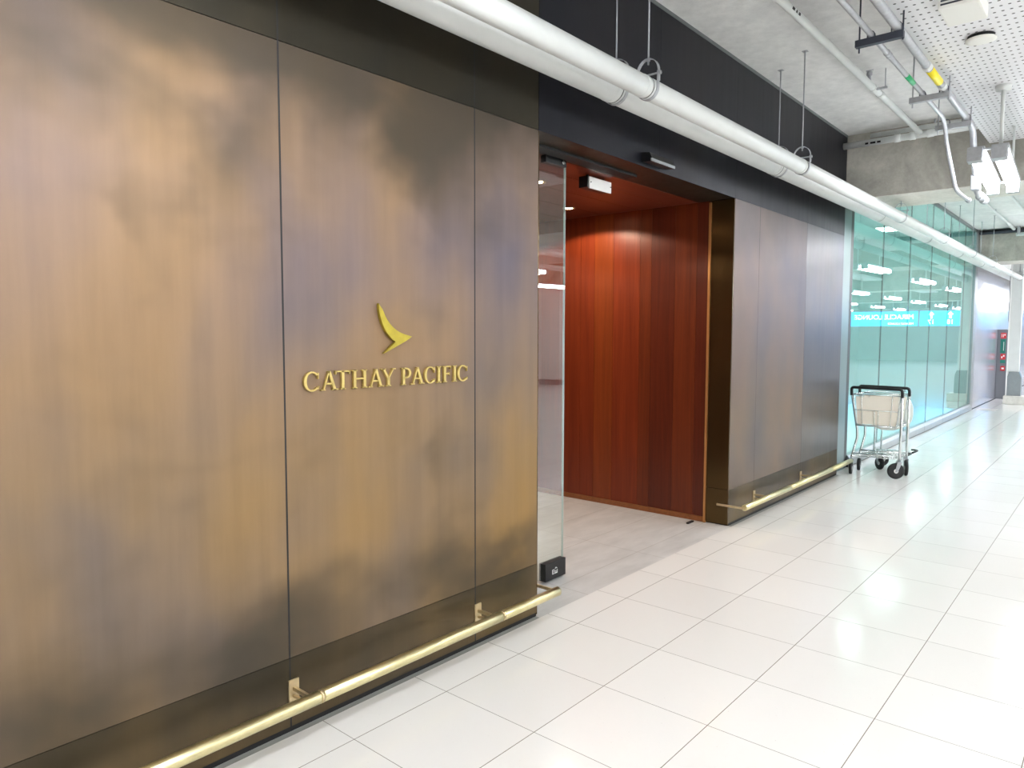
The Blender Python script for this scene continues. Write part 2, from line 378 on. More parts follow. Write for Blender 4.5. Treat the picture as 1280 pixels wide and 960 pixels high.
def wood_mat(name, a, c, axis_z=True, rough=0.33, seed=0):
    m, nt, b = newmat(name)
    tc = N(nt, 'ShaderNodeTexCoord'); mp = N(nt, 'ShaderNodeMapping')
    mp.inputs['Scale'].default_value = (22, 22, 0.8) if axis_z else (0.8, 22, 22)
    mp.inputs['Location'].default_value = (seed, seed, seed)
    Lk(nt, tc.outputs['Object'], mp.inputs['Vector'])
    n1 = N(nt, 'ShaderNodeTexNoise', Scale=1.0, Detail=8.0, Roughness=0.7, Distortion=0.8); Lk(nt, mp.outputs[0], n1.inputs['Vector'])
    r = N(nt, 'ShaderNodeValToRGB'); el = r.color_ramp.elements
    el[0].position = .3; el[0].color = a; el[1].position = .7; el[1].color = c
    Lk(nt, n1.outputs['Fac'], r.inputs['Fac']); Lk(nt, r.outputs[0], b.inputs['Base Color'])
    b.inputs['Roughness'].default_value = rough; b.inputs['Specular IOR Level'].default_value = 0.4
    return m
M['wood_red'] = wood_mat('red stained veneer', rgb(98,36,16), rgb(128,52,24))
M['wood_brown'] = wood_mat('brown stained veneer', rgb(86,34,15), rgb(112,48,22), seed=4)
M['wood_gold'] = wood_mat('lighter golden veneer', rgb(108,46,18), rgb(134,60,24), seed=8)
M['wood_dark'] = wood_mat('dark stained veneer', rgb(74,28,14), rgb(96,38,20), seed=12)
M['wood_ceiling'] = wood_mat('stained ceiling boards', rgb(88,38,24), rgb(116,52,34), axis_z=False, seed=2)
M['wood_skirting'] = wood_mat('skirting veneer', rgb(120,72,40), rgb(150,92,52), axis_z=False, seed=6)

def glass_mat(name, tint, ior=1.5, boost=0.0, gt=(1,1,1,1)):
    m = bpy.data.materials.new(name); m.use_nodes = True; nt = m.node_tree; nt.nodes.clear()
    out = N(nt, 'ShaderNodeOutputMaterial'); mix = N(nt, 'ShaderNodeMixShader')
    tr = N(nt, 'ShaderNodeBsdfTransparent', Color=tint); gl = N(nt, 'ShaderNodeBsdfGlossy', Color=gt, Roughness=0.0)
    fr = N(nt, 'ShaderNodeFresnel', IOR=ior); a0 = N(nt, 'ShaderNodeMath', operation='ADD'); a0.use_clamp = True
    Lk(nt, fr.outputs[0], a0.inputs[0]); a0.inputs[1].default_value = boost
    ge = N(nt, 'ShaderNodeNewGeometry'); inv = N(nt, 'ShaderNodeMath', operation='SUBTRACT'); inv.inputs[0].default_value = 1.0
    Lk(nt, ge.outputs['Backfacing'], inv.inputs[1])
    ad = N(nt, 'ShaderNodeMath', operation='MULTIPLY'); Lk(nt, a0.outputs[0], ad.inputs[0]); Lk(nt, inv.outputs[0], ad.inputs[1])
    Lk(nt, ad.outputs[0], mix.inputs['Fac']); Lk(nt, tr.outputs[0], mix.inputs[1]); Lk(nt, gl.outputs[0], mix.inputs[2])
    Lk(nt, mix.outputs[0], out.inputs['Surface'])
    return m
M['glass'] = glass_mat('clear door glass', (0.93, 0.97, 0.95, 1), 1.5, 0.12)
M['glass_teal'] = glass_mat('green tinted glazing', (0.80, 0.91, 0.90, 1), 1.5, 0.10, (0.88, 1.0, 0.985, 1))
M['glass_edge'] = simple('pale green glass edge', rgb(196,214,208), 0.2)

def perforated():
    m, nt, b = newmat('white perforated sheet')
    tc = N(nt, 'ShaderNodeTexCoord'); sx = N(nt, 'ShaderNodeSeparateXYZ'); Lk(nt, tc.outputs['Object'], sx.inputs[0])
    def cell(sock, per):
        d = N(nt, 'ShaderNodeMath', operation='DIVIDE'); Lk(nt, sock, d.inputs[0]); d.inputs[1].default_value = per
        f = N(nt, 'ShaderNodeMath', operation='FRACT'); Lk(nt, d.outputs[0], f.inputs[0])
        s = N(nt, 'ShaderNodeMath', operation='SUBTRACT'); Lk(nt, f.outputs[0], s.inputs[0]); s.inputs[1].default_value = .5
        k = N(nt, 'ShaderNodeMath', operation='MULTIPLY'); Lk(nt, s.outputs[0], k.inputs[0]); k.inputs[1].default_value = per
        p = N(nt, 'ShaderNodeMath', operation='POWER'); Lk(nt, k.outputs[0], p.inputs[0]); p.inputs[1].default_value = 2
        return p.outputs[0]
    a = N(nt, 'ShaderNodeMath', operation='ADD'); Lk(nt, cell(sx.outputs['X'], .083), a.inputs[0]); Lk(nt, cell(sx.outputs['Y'], .0415), a.inputs[1])
    l = N(nt, 'ShaderNodeMath', operation='LESS_THAN'); Lk(nt, a.outputs[0], l.inputs[0]); l.inputs[1].default_value = 0.0085**2
    c = N(nt, 'ShaderNodeMixRGB'); Lk(nt, l.outputs[0], c.inputs['Fac']); c.inputs['Color1'].default_value = rgb(238,238,240); c.inputs['Color2'].default_value = rgb(60,60,62)
    Lk(nt, c.outputs[0], b.inputs['Base Color']); b.inputs['Roughness'].default_value = .45
    return m
M['perforated'] = perforated()

# ------------------------------------------------------------------ setting: floors
W = 0.235           # face of the bronze wall
XE = 48.0           # far end of the hall
XN = -9.0
YR = -12.5
f = MB().box(XN, XE, YR, 0.207, -0.12, 0.0).box(7.0, XE, 0.207, 0.29, -0.12, 0.0).build('floor', M['tile'])
tag(f, 'glossy ivory tiled corridor floor in a square grid', 'floor', kind='structure')
f = MB().box(XN, 7.0, 0.207, 5.2, -0.12, -0.0005).build('floor_entrance', M['stone'])
tag(f, 'grey stone floor inside the wooden entrance', 'floor', kind='structure')

tag(MB().box(XN, 1.424, 0.2072, W, -0.01, 0.0008).box(3.967, 6.85, 0.2072, W, -0.01, 0.0008).build('trim_1', simple('grey threshold strip', rgb(142,142,137), 0.5)), 'narrow grey strip between the tiles and the bronze wall', 'floor trim', kind='structure')
# ceilings between beams
tag(MB().box(XN, XE, YR, 0.42, 3.76, 4.0).build('ceiling', M['ceiling']), 'bare grey concrete ceiling above the pipes', 'ceiling', kind='structure')
for i, (x0, x1, zb) in enumerate(((-4.2, -3.35, 3.07), (6.87, 7.72, 3.067), (16.3, 17.15, 3.10), (25.7, 26.55, 3.10), (35.1, 35.95, 3.10), (44.5, 45.35, 3.10))):
    words = ['behind the viewpoint', 'nearest, above the baggage carts and glass wall', 'second one down the corridor', 'third one down the corridor', 'fourth one down the corridor', 'last one down the corridor'][i]
    yl = 0.44 if i != 1 else 0.29
    y1 = 0.29 if x0 > 7 else 0.225
    y1 = 0.29
    b = MB().box(x0, x1, YR, y1, zb+0.001, 3.76)
    e = empty('concrete_beam', (x0, -1, zb))
    o = b.build('beam_body', M['beam'], e)
    MB().box(x0+0.002, x1-0.002, YR, y1-0.003, zb-0.003, zb+0.004).build('beam_soffit', M['beam_under'], e, 'underside coloured paler to look lit')
    tag(e, 'concrete ceiling beam, ' + words, 'beam', 'concrete beams across the corridor', kind='structure')

# ------------------------------------------------------------------ bronze wall
wall = empty('wall_left', (0, W, 0), 'patinated bronze sheet wall with dark headers around the entrance', 'wall', kind='structure')
G = 0.0022
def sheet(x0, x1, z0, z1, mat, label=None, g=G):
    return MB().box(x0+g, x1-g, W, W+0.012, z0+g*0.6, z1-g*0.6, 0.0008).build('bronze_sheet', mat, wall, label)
MB().box(XN, 1.425, W+0.012, W+0.2, 0.0, 3.76).box(3.965, 6.85, W+0.012, W+0.2, 0.0, 3.76).box(1.425, 3.965, W+0.012, W+0.2, 2.69, 3.76).build('backing', M['gap'], wall)
cols_l = [XN, -7.6, -6.53, -5.46, -4.39, -3.32, -2.25, -1.19, -0.13, 0.933, 1.432]
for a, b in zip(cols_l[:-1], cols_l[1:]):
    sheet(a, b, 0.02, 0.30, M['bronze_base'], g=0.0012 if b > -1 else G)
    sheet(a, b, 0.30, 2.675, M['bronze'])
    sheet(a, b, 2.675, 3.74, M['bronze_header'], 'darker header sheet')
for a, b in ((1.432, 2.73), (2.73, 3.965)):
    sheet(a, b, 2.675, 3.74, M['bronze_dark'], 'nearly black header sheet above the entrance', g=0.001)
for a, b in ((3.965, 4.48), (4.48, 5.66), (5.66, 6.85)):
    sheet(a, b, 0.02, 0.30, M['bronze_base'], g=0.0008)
    sheet(a, b, 0.30, 2.675, M['bronze_blue_sheen' if a > 5 else 'bronze_cool'], g=0.0012)
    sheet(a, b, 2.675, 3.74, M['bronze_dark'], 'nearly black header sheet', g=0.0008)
for x in cols_l[1:-1]:
    MB().box(x-0.0038, x+0.0038, W-0.0004, W+0.013, 0.02, 3.735).build('seam_strip', M['black'], wall)
for x in (4.48, 5.66):
    MB().box(x-0.0016, x+0.0016, W-0.0003, W+0.013, 0.02, 3.735 if x < 5 else 2.675).build('seam_strip', M['black'], wall)
# plinth gap and top edge trim
MB().box(XN, 1.43, W+0.002, W+0.02, 0, 0.02).box(3.967, 6.85, W+0.002, W+0.02, 0, 0.02).build('plinth', M['black'], wall)
MB().box(XN, 6.85, W-0.004, W+0.02, 3.735, 3.76).build('top_trim', M['alu_dark'], wall)
MB().box(6.836, 6.852, W+0.001, W+0.2, 0.0, 3.74).build('end_return', M['bronze_jamb'], wall)

# entrance jambs and soffit
jamb = empty('door_1', (2.7, 0.3, 0), 'dark bronze lined entrance surround with brass edge trims', 'doorway', kind='structure')
MB().box(3.952, 3.966, W+0.001, 0.43, 0.305, 2.673).build('jamb_lining', M['bronze_jamb'], jamb)
MB().box(3.952, 3.966, W+0.001, 0.43, 0.01, 0.301).build('jamb_lining', M['bronze_jamb'], jamb)
MB().box(1.424, 1.438, W+0.001, 0.43, 0.01, 2.673).build('jamb_lining', M['bronze_jamb'], jamb)
MB().box(3.940, 3.968, 0.43, 0.448, 0.0, 2.66).build('jamb_trim', M['gold_trim'], jamb, 'thin brass strip')
MB().box(1.438, 3.952, W+0.012, 0.55, 2.676, 2.70).build('soffit', M['bronze_header'], jamb)
MB().box(1.438, 2.72, 0.40, 0.49, 2.66, 2.6755).build('door_track', M['black'], jamb)

# ------------------------------------------------------------------ wooden entrance lobby
lob = empty('wall_entrance', (3.96, 1.2, 0), 'vertical stained wood boards lining the entrance passage', 'wall', kind='structure')
edges = [(0.448, 0.556, 'wood_dark'), (0.556, 0.758, 'wood_brown'), (0.758, 0.986, 'wood_dark'), (0.986, 1.10, 'wood_brown'), (1.10, 1.378, 'wood_red'),
         (1.378, 1.582, 'wood_gold'), (1.582, 1.738, 'wood_red'), (1.738, 2.25, 'wood_red')]
for a, b, k in edges:
    MB().box(3.958, 3.985, a+0.001, b-0.001, 0.045, 2.675).build('wood_board', M[k], lob)
MB().box(3.985, 4.0, 0.448, 2.25, 0.0, 2.7).build('backing', M['gap'], lob)
tag(MB().box(3.948, 3.985, 0.448, 2.25, 0.0, 0.045, 0.002).build('baseboard_entrance', M['wood_skirting']), 'brown wooden skirting under the entrance boards', 'baseboard', kind='structure')
wl = MB().box(1.40, 1.432, 0.45, 5.2, 0, 2.7).box(1.40, 7.0, 5.2, 5.25, 0, 2.7).box(4.0, 7.0, 2.2, 2.25, 0, 2.7).build('wall_lobby', M['wood_brown'])
tag(wl, 'dark wood walls deeper inside the entrance', 'wall', kind='structure')
lc = empty('ceiling_entrance', (2.7, 1.5, 2.675), 'stained wooden board ceiling inside the entrance', 'ceiling', kind='structure')
ys = [0.55, 0.80, 1.12, 1.5, 1.9, 2.4, 3.0, 3.6, 4.3, 5.2]
for a, b in zip(ys[:-1], ys[1:]):
    MB().box(1.432, 4.0 if a < 2.2 else 7.0, a+0.002, b-0.002, 2.675, 2.70, 0.001).build('ceiling_board', M['wood_ceiling'], lc)
MB().box(1.432, 7.0, 0.55, 5.2, 2.70, 2.72).build('backing', M['gap'], lc)
dl_spots = [(3.46, 1.52), (2.45, 1.05), (3.45, 2.9), (2.4, 2.4)]
for i, (x, y) in enumerate(dl_spots):
    e = empty('downlight', (x, y, 2.675))
    MB().lathe([(0.030, -0.001), (0.046, -0.002), (0.05, -0.006), (0.056, -0.006), (0.056, 0.002), (0.03, 0.002)], (x, y, 2.672)).build('rim', M['brass_dull'], e)
    MB().lathe([(0.001, -0.003), (0.031, -0.003), (0.031, 0.0)], (x, y, 2.672)).build('lens', M['downlight'], e)
    tag(e, ['round warm recessed downlight seen beside the top of the glass door', 'recessed downlight in the entrance ceiling nearest the corridor', 'recessed downlight deepest in the wooden entrance ceiling', 'recessed downlight hidden behind the glass door head'][i], 'downlight', 'recessed downlights in the entrance')
    ld = bpy.data.lights.new('spot', 'SPOT'); ld.energy = [58, 40, 50, 30][i]; ld.color = (1.0, 0.80, 0.60); ld.spot_size = 2.66; ld.spot_blend = 0.12; ld.shadow_soft_size = 0.04
    lo = bpy.data.objects.new('downlight_beam', ld); COL.objects.link(lo); lo.parent = e; lo.location = (0, 0, -0.012)

# white box under the entrance ceiling
e = empty('emergency_lamp', (2.6, 0.64, 2.675), 'small white rectangular box hung under the wooden entrance ceiling', 'ceiling lamp')
MB().box(2.455, 2.735, 0.628, 0.70, 2.585, 2.662, 0.003).build('housing', M['plastic_black'], e, 'black housing')
MB().box(2.47, 2.738, 0.618, 0.628, 2.578, 2.656, 0.002).build('cover', M['white'], e, 'white face plate')
for x in (2.5, 2.69): MB().cyl((x, 0.66, 2.66), (x, 0.66, 2.676), 0.012).build('mount', M['plastic_black'], e)
for x in (2.482, 2.726): MB().cyl((x, 0.614, 2.62), (x, 0.6185, 2.62), 0.004, 10).build('screw', M['strut'], e)
# door stop
tag(MB().box(3.80, 3.90, 0.508, 0.53, 0, 0.012, 0.002).build('floor_stop', M['black']), 'small black door stop plate on the grey entrance floor', 'door stop')

# sliding glass door with shoe
e = empty('glass_door', (1.8, 0.55, 0), 'clear sliding glass door leaf with black bottom shoe beside the bronze wall', 'door')
MB().box(1.45, 2.078, 0.535, 0.547, 0.03, 2.67).build('glass_pane', M['glass'], e)
MB().box(2.0782, 2.081, 0.534, 0.548, 0.03, 2.67).build('polished_edge', M['glass_edge'], e)
MB().box(1.87, 2.085, 0.515, 0.567, 0.012, 0.125, 0.003).build('bottom_shoe', M['plastic_black'], e)
MB().box(1.86, 2.07, 0.52, 0.562, 2.63, 2.674, 0.003).build('top_clamp', M['plastic_black'], e)
MB().cyl((2.03, 0.508, 2.655), (2.03, 0.52, 2.655), 0.014, 16).build('clamp_bolt', M['chrome'], e)
# small white maker's mark on the shoe
lm = MB()
z0 = 0.045; x0 = 1.94
y_ = 0.5142
def bar(x, z, w, h): lm.box(x0+x, x0+x+w, y_, y_+0.001, z0+z, z0+z+h)
bar(0, 0, .006, .030); bar(0, 0, .020, .006); bar(0, .012, .017, .006); bar(0, .024, .020, .006)
bar(.026, .006, .005, .018); bar(.026, 0, .030, .006); bar(.038, .004, .005, .016); bar(.051, .006, .005, .018)
lm.tube([(x0+.030, y_, z0+.032), (x0+.040, y_, z0+.040), (x0+.050, y_, z0+.032)], 0.002, 6)
lm.build('shoe_mark', M['white'], e, 'small white letter mark')
e = empty('glass_sidelight', (1.6, 0.6, 0), 'fixed glass pane standing behind the sliding door leaf', 'glass panel')
MB().box(1.45, 1.845, 0.585, 0.597, 0.0, 2.67).build('glass_pane', M['glass'], e)
MB().box(1.8452, 1.853, 0.583, 0.599, 0.0, 2.67).build('polished_edge', M['glass_edge'], e)

# sensor box above entrance
e = empty('door_sensor', (2.65, W, 2.72), 'black door sensor box with a silver front edge over the entrance', 'sensor')
MB().prism([(W-0.001, 2.70), (0.165, 2.694), (0.158, 2.715), (0.175, 2.752), (W-0.001, 2.760)], 0, 2.50, 2.80).build('sensor_housing', M['plastic_black'], e)
MB().box(2.485, 2.80, 0.152, 0.160, 2.694, 2.712, 0.002).build('silver_edge', M['alu'], e)

# ------------------------------------------------------------------ lettering
def glyph(ch, x0, x1, z0, z1):
    """serif capitals, drawn as joined solid strokes"""
    w = x1-x0; h = z1-z0; y0, y1 = W-0.014, W-0.002
    T = 0.0125; t = 0.0062; sf = 0.0048
    b = MB()
    def X(u): return x0+u*w
    def Z(v): return z0+v*h
    def quad(pts): b.prism(pts, 1, y0, y1)
    def vbar(u, th, a=0.0, c=1.0, serif=True, sw=2.0):
        cx = X(u)
        quad([(cx-th/2, Z(a)), (cx+th/2, Z(a)), (cx+th/2, Z(c)), (cx-th/2, Z(c))])
        if serif:
            for zz, d in ((Z(a), 1), (Z(c), -1)):
                quad([(cx-th/2*sw, zz), (cx+th/2*sw, zz), (cx+th/2*sw, zz+sf*d), (cx-th/2*sw, zz+sf*d)])
    def diag(u0, v0, u1, v1, th):
        quad([(X(u0)-th/2, Z(v0)), (X(u0)+th/2, Z(v0)), (X(u1)+th/2, Z(v1)), (X(u1)-th/2, Z(v1))])
    def hbar(u0, u1, v, th=t): quad([(X(u0), Z(v)-th/2), (X(u1), Z(v)-th/2), (X(u1), Z(v)+th/2), (X(u0), Z(v)+th/2)])
    def foot(u, v, half): zz = Z(v); d = sf if v < .5 else -sf; quad([(X(u)-half, zz), (X(u)+half, zz), (X(u)+half, zz+d), (X(u)-half, zz+d)])
    def arc(cu, cv, ru, rv, a0, a1, thin, thick, n=22):
        out, inn = [], []
        for i in range(n+1):
            a = a0+(a1-a0)*i/n
            th = thin+(thick-thin)*abs(math.cos(a))
            out.append((X(cu)+ru*w*math.cos(a), Z(cv)+rv*h*math.sin(a)))
            inn.append((X(cu)+(ru*w-th)*math.cos(a), Z(cv)+(rv*h-thin)*math.sin(a)))
        quad(out+list(reversed(inn)))
    if ch == 'C':
        arc(0.52, 0.5, 0.52, 0.51, math.radians(42), math.radians(318), t, T)
        quad([(X(.90), Z(.62)), (X(.93), Z(.62)), (X(.95), Z(.93)), (X(.89), Z(.93))])
        quad([(X(.90), Z(.20)), (X(.97), Z(.26)), (X(.93), Z(.10)), (X(.86), Z(.08))])
    elif ch == 'A':
        diag(0.16, 0.0, 0.50, 1.0, t); diag(0.84, 0.0, 0.50, 1.0, T); hbar(0.28, 0.72, 0.34)
        foot(0.14, 0, 0.011); foot(0.85, 0, 0.014)
    elif ch == 'T':
        vbar(0.5, T, 0, 1, False); hbar(0.02, 0.98, 0.96, 0.0065); foot(.5, 0, 0.013)
        for u in (0.0, 0.93): quad([(X(u), Z(.80)), (X(u+.04), Z(.80)), (X(u+.09), Z(1)), (X(u-.01), Z(1))])
    elif ch == 'H':
        vbar(0.17, T); vbar(0.83, T); hbar(0.2, 0.8, 0.52)
    elif ch == 'Y':
        vbar(0.5, T, 0, 0.5, False); foot(.5, 0, 0.013); diag(0.5, 0.44, 0.14, 1.0, T); diag(0.5, 0.44, 0.86, 1.0, t)
        foot(.14, 1, 0.014); foot(.88, 1, 0.010)
    elif ch == 'P':
        vbar(0.24, T, 0, 1, False); foot(.24, 0, 0.013); foot(.12, 1, .006)
        hbar(0.2, 0.5, 0.965); hbar(0.2, 0.5, 0.42)
        arc(0.48, 0.695, 0.48, 0.305, -PI/2, PI/2, t, T)
    elif ch == 'I':
        vbar(0.5, T)
    elif ch == 'F':
        vbar(0.22, T, 0, 1, False); foot(.22, 0, 0.013); foot(.10, 1, .006); hbar(0.2, 0.95, 0.96, .0065); hbar(0.2, 0.76, 0.52)
        quad([(X(.90), Z(.80)), (X(.95), Z(.80)), (X(.98), Z(1)), (X(.86), Z(1))]); quad([(X(.74), Z(.42)), (X(.78), Z(.42)), (X(.78), Z(.62)), (X(.74), Z(.62))])
    # short studs holding the letter off the sheet
    su = {'C': 0.09, 'P': 0.24, 'F': 0.22, 'H': 0.17}.get(ch, 0.5); sv = 0.33 if ch == 'A' else 0.47
    b.box(X(su)-0.002, X(su)+0.002, y1-0.001, W+0.001, Z(sv)-0.002, Z(sv)+0.002)
    return b
LET = [('C', -0.052, 0.021), ('A', 0.026, 0.107), ('T', 0.097, 0.170), ('H', 0.180, 0.258), ('A', 0.264, 0.345), ('Y', 0.334, 0.414),
       ('P', 0.446, 0.506), ('A', 0.503, 0.582), ('C', 0.585, 0.653), ('I', 0.661, 0.691), ('F', 0.703, 0.757), ('I', 0.766, 0.795), ('C', 0.799, 0.870)]
e = empty('sign_lettering', (0.41, W, 1.353), 'raised gold serif capital letters mounted on the bronze wall below the emblem', 'sign')
for ch, a, b in LET: glyph(ch, a, b, 1.354, 1.432).build('letter', M['gold_letter'], e)
# emblem: swept wing with domed face
ol = [(0.320,1.713),(0.326,1.704),(0.340,1.688),(0.354,1.661),(0.366,1.643),(0.380,1.627),(0.398,1.611),(0.418,1.598),(0.440,1.588),(0.462,1.581),(0.485,1.576),(0.507,1.571),
      (0.488,1.560),(0.470,1.551),(0.448,1.541),(0.426,1.532),(0.404,1.522),(0.384,1.514),(0.345,1.497),(0.358,1.507),(0.374,1.519),(0.392,1.533),(0.411,1.548),(0.393,1.559),(0.374,1.575),(0.360,1.590),(0.348,1.608),(0.339,1.625),(0.331,1.645),(0.325,1.665),(0.321,1.687)]
bm_ = MB().prism(ol, 1, W-0.018, W-0.003)
bm_.box(0.41, 0.416, W-0.004, W+0.001, 1.57, 1.576)
emb = empty('bird_emblem', (0.41, W, 1.5), 'polished gold swept wing emblem above the wall lettering', 'emblem')
bm_.build('wing_plate', M['gold_emblem'], emb)

# ------------------------------------------------------------------ brass foot rails
def rail(x0, x1, joints, brackets, endx, label):
    e = empty('bumper_rail', ((x0+x1)/2, 0.1, 0.165), label, 'rail', 'brass bumper rails along the bronze wall')
    y, z, r = 0.10, 0.172, 0.0255
    js = [x0]+joints+[x1]
    for a, b in zip(js[:-1], js[1:]):
        MB().lathe([(r-0.003, a+0.001), (r, a+0.004), (r, b-0.004), (r-0.003, b-0.001)], (0, y, z), 'x', 32).build('rail_tube', M['brass'], e)
    for j in joints:
        MB().lathe([(r+0.0008, j-0.014), (r+0.0008, j-0.002)], (0, y, z), 'x', 32).build('collar', M['brass_dull'], e)
    for bx in brackets:
        m = MB().box(bx-0.022, bx+0.024, W-0.007, W+0.0005, 0.105, 0.212, 0.0015)
        m.box(bx-0.006, bx+0.006, y+0.005, W-0.005, 0.168, 0.184, 0.001)
        m.box(bx-0.006, bx+0.006, y+0.02, W-0.005, 0.140, 0.150, 0.001)
        m.build('bracket', M['brass_dull'], e)
    for bx, s in endx:
        MB().box(bx-0.005, bx+0.005, y, 0.33, 0.163, 0.180, 0.001).build('end_bracket', M['brass_dull'], e)
    return e
rail(-5.6, 1.452, [-4.34, -3.27, -2.20, -1.135, -0.075, 0.99], [-4.39, -3.32, -2.25, -1.19, -0.118, 0.948], [(1.443, 1)], 'brass bumper rail low on the bronze wall left of the entrance')
rail(3.965, 6.90, [5.0, 6.2], [4.486, 5.665], [(3.947, -1)], 'brass bumper rail low on the bronze wall right of the entrance, ending at the carts')

# ------------------------------------------------------------------ big white pipes
def big_pipe(y, z, r, x0, x1, joints, label, drop=False):
    e = empty('service_pipe', (0, y, z), label, 'pipe', 'large white pipes along the wall')
    js = [x0]+joints+[x1]
    for a, b in zip(js[:-1], js[1:]):
        MB().lathe([(r-0.0035, a), (r, a+0.004), (r, b-0.004), (r-0.0035, b)], (0, y, z), 'x', 40).build('pipe_section', M['white_paint'], e)
    for j in joints:
        MB().lathe([(r-0.001, j-0.05), (r+0.0022, j-0.048), (r+0.0022, j-0.018), (r-0.001, j-0.016)], (0, y, z), 'x', 40).build('pipe_band', M['white_paint'], e)
        MB().lathe([(r-0.002, j-0.004), (r+0.0009, j-0.0035), (r+0.0009, j+0.0035), (r-0.002, j+0.004)], (0, y, z), 'x', 40).build('joint_ring', M['joint'], e)
    return e
P1 = (-0.22, 2.885, 0.0555); P2 = (0.07, 2.972, 0.074)
j1 = [-3.0, -0.6, 1.76, 4.13, 7.3, 9.7, 12.0, 14.2, 16.6, 19.0, 21.4, 23.8]
j2 = [-2.9, -0.5, 1.90, 4.35, 7.55, 10.1, 12.6, 14.9, 17.1, 19.5, 21.9]
big_pipe(*P1, XN+0.02, 30.0, j1, 'large white pipe nearer the viewer, the outer of the pair along the wall')
big_pipe(*P2, XN+0.02, 21.5, j2, 'large white pipe tucked close against the wall behind the outer one')
# clevis hangers
def hanger(x, P, zc):
    y, z, r = P
    e = empty('pipe_hanger', (x, y, z), None, 'pipe hanger')
    top = z+r+0.098
    pts = []
    for i in range(-8, 9):
        a = i/8*1.5
        pts.append((x, y+(r+0.005)*math.sin(a), z-(r+0.005)*math.cos(a)))
    pts = [(x, y-(r+0.005), z+r*0.9+0.03)]+pts+[(x, y+(r+0.005), z+r*0.9+0.03)]
    MB().strip(pts, 0.024, 0.003, (1,0,0)).build('lower_strap', M['galv'], e)
    yk = [(x, y-(r+0.009), z+r*0.55)]
    for i in range(0, 13):
        a = PI-PI*i/12
        yk.append((x, y+(r+0.009)*math.cos(a), z+r*0.9+0.03+(top-z-r*0.9-0.03)*math.sin(a)))
    yk.append((x, y+(r+0.009), z+r*0.55))
    MB().strip(yk, 0.024, 0.003, (1,0,0)).build('yoke', M['galv'], e)
    b = MB().cyl((x, y-(r+0.022), z+r*0.9+0.02), (x, y+(r+0.022), z+r*0.9+0.02), 0.005, 10)
    b.cyl((x, y-(r+0.022), z+r*0.9+0.02), (x, y-(r+0.012), z+r*0.9+0.02), 0.010, 6)
    b.build('cross_bolt', M['galv'], e)
    MB().cyl((x, y, top-0.03), (x, y, zc), 0.0048, 10).cyl((x, y, top-0.012), (x, y, top-0.002), 0.010, 6).build('threaded_rod', M['galv'], e)
    MB().box(x-0.02, x+0.02, y-0.02, y+0.02, zc-0.003, zc+0.001).build('ceiling_plate', M['galv'], e)
    return e
places = {-3.1: 'behind the viewpoint', -0.6: 'before the frame', 1.79: 'above the glass door', 4.14: 'right of the entrance', 9.7: 'just past the first concrete beam', 12.0: 'above the middle of the glass wall', 14.2: 'above the far half of the glass wall',
          1.93: 'above the glass door', 4.42: 'right of the entrance', 7.3: 'under the first beam', 10.1: 'just past the first concrete beam', 12.6: 'above the middle of the glass wall', 14.9: 'above the far half of the glass wall'}
for x in (-0.6, 1.79, 4.14, 9.7, 12.0, 14.2):
    h = hanger(x, P1, 3.76); tag(h, 'grey clevis hanger on the outer white pipe, ' + places[x], group='pipe hangers')
for x in (-0.6, 1.93, 4.42, 10.1, 12.6, 14.9):
    h = hanger(x, P2, 3.76); tag(h, 'grey clevis hanger on the inner white pipe, ' + places[x], group='pipe hangers')
h = hanger(7.3, P1, 3.067); tag(h, 'short grey clevis hanger on the outer white pipe under the first beam', group='pipe hangers')
for x in (18.4, 20.6):
    h = hanger(x, P1, 3.76); tag(h, 'grey clevis hanger on the outer white pipe past the second beam, ' + ('nearer' if x < 19 else 'farther') + ' of the two', group='pipe hangers')

# ------------------------------------------------------------------ small conduits under the ceiling
def arcpts(p, q, r_, c, n=6): pass
def bend(p0, corner, p1, n=6):
    p0, c, p1 = Vector(p0), Vector(corner), Vector(p1)
    return [tuple((1-t)**2*p0 + 2*t*(1-t)*c + t*t*p1) for t in [i/n for i in range(n+1)]]
# A
e = empty('conduit_pipe', (3, -0.51, 3.62), 'thin white pipe running under the concrete ceiling nearest the dark wall header', 'pipe')
MB().cyl((-3.34, -0.512, 3.62), (6.66, -0.512, 3.62), 0.026, 20).build('pipe_run', M['white_paint'], e)
for x in (2.75, 4.95, 5.15): MB().lathe([(0.029, x-0.05), (0.031, x-0.047), (0.031, x+0.047), (0.029, x+0.05)], (0, -0.512, 3.62), 'x', 20).build('coupling', M['white_paint'], e)
MB().cyl((4.80, -0.512, 3.64), (4.80, -0.512, 3.69), 0.014, 12).lathe([(0.008, 0.0), (0.022, 0.01), (0.022, 0.035), (0.012, 0.045)], (4.80, -0.512, 3.68)).cyl((4.80, -0.54, 3.728), (4.80, -0.484, 3.728), 0.004, 8).build('sprinkler_head', M['galv'], e)
for a, b in ((2.98, 3.03), (3.045, 3.075), (3.09, 3.13)): MB().prism([(a, 3.602), (b-0.012, 3.602), (b, 3.622), (a+0.012, 3.622)], 1, -0.5390, -0.5375).build('stamp_mark', M['black'], e, 'worn black stamp')
MB().cyl((4.93, -0.60, 3.60), (4.93, -0.60, 3.76), 0.004, 8).box(4.915, 4.945, -0.615, -0.53, 3.60, 3.615, 0.003).build('hanger_rod', M['galv'], e)
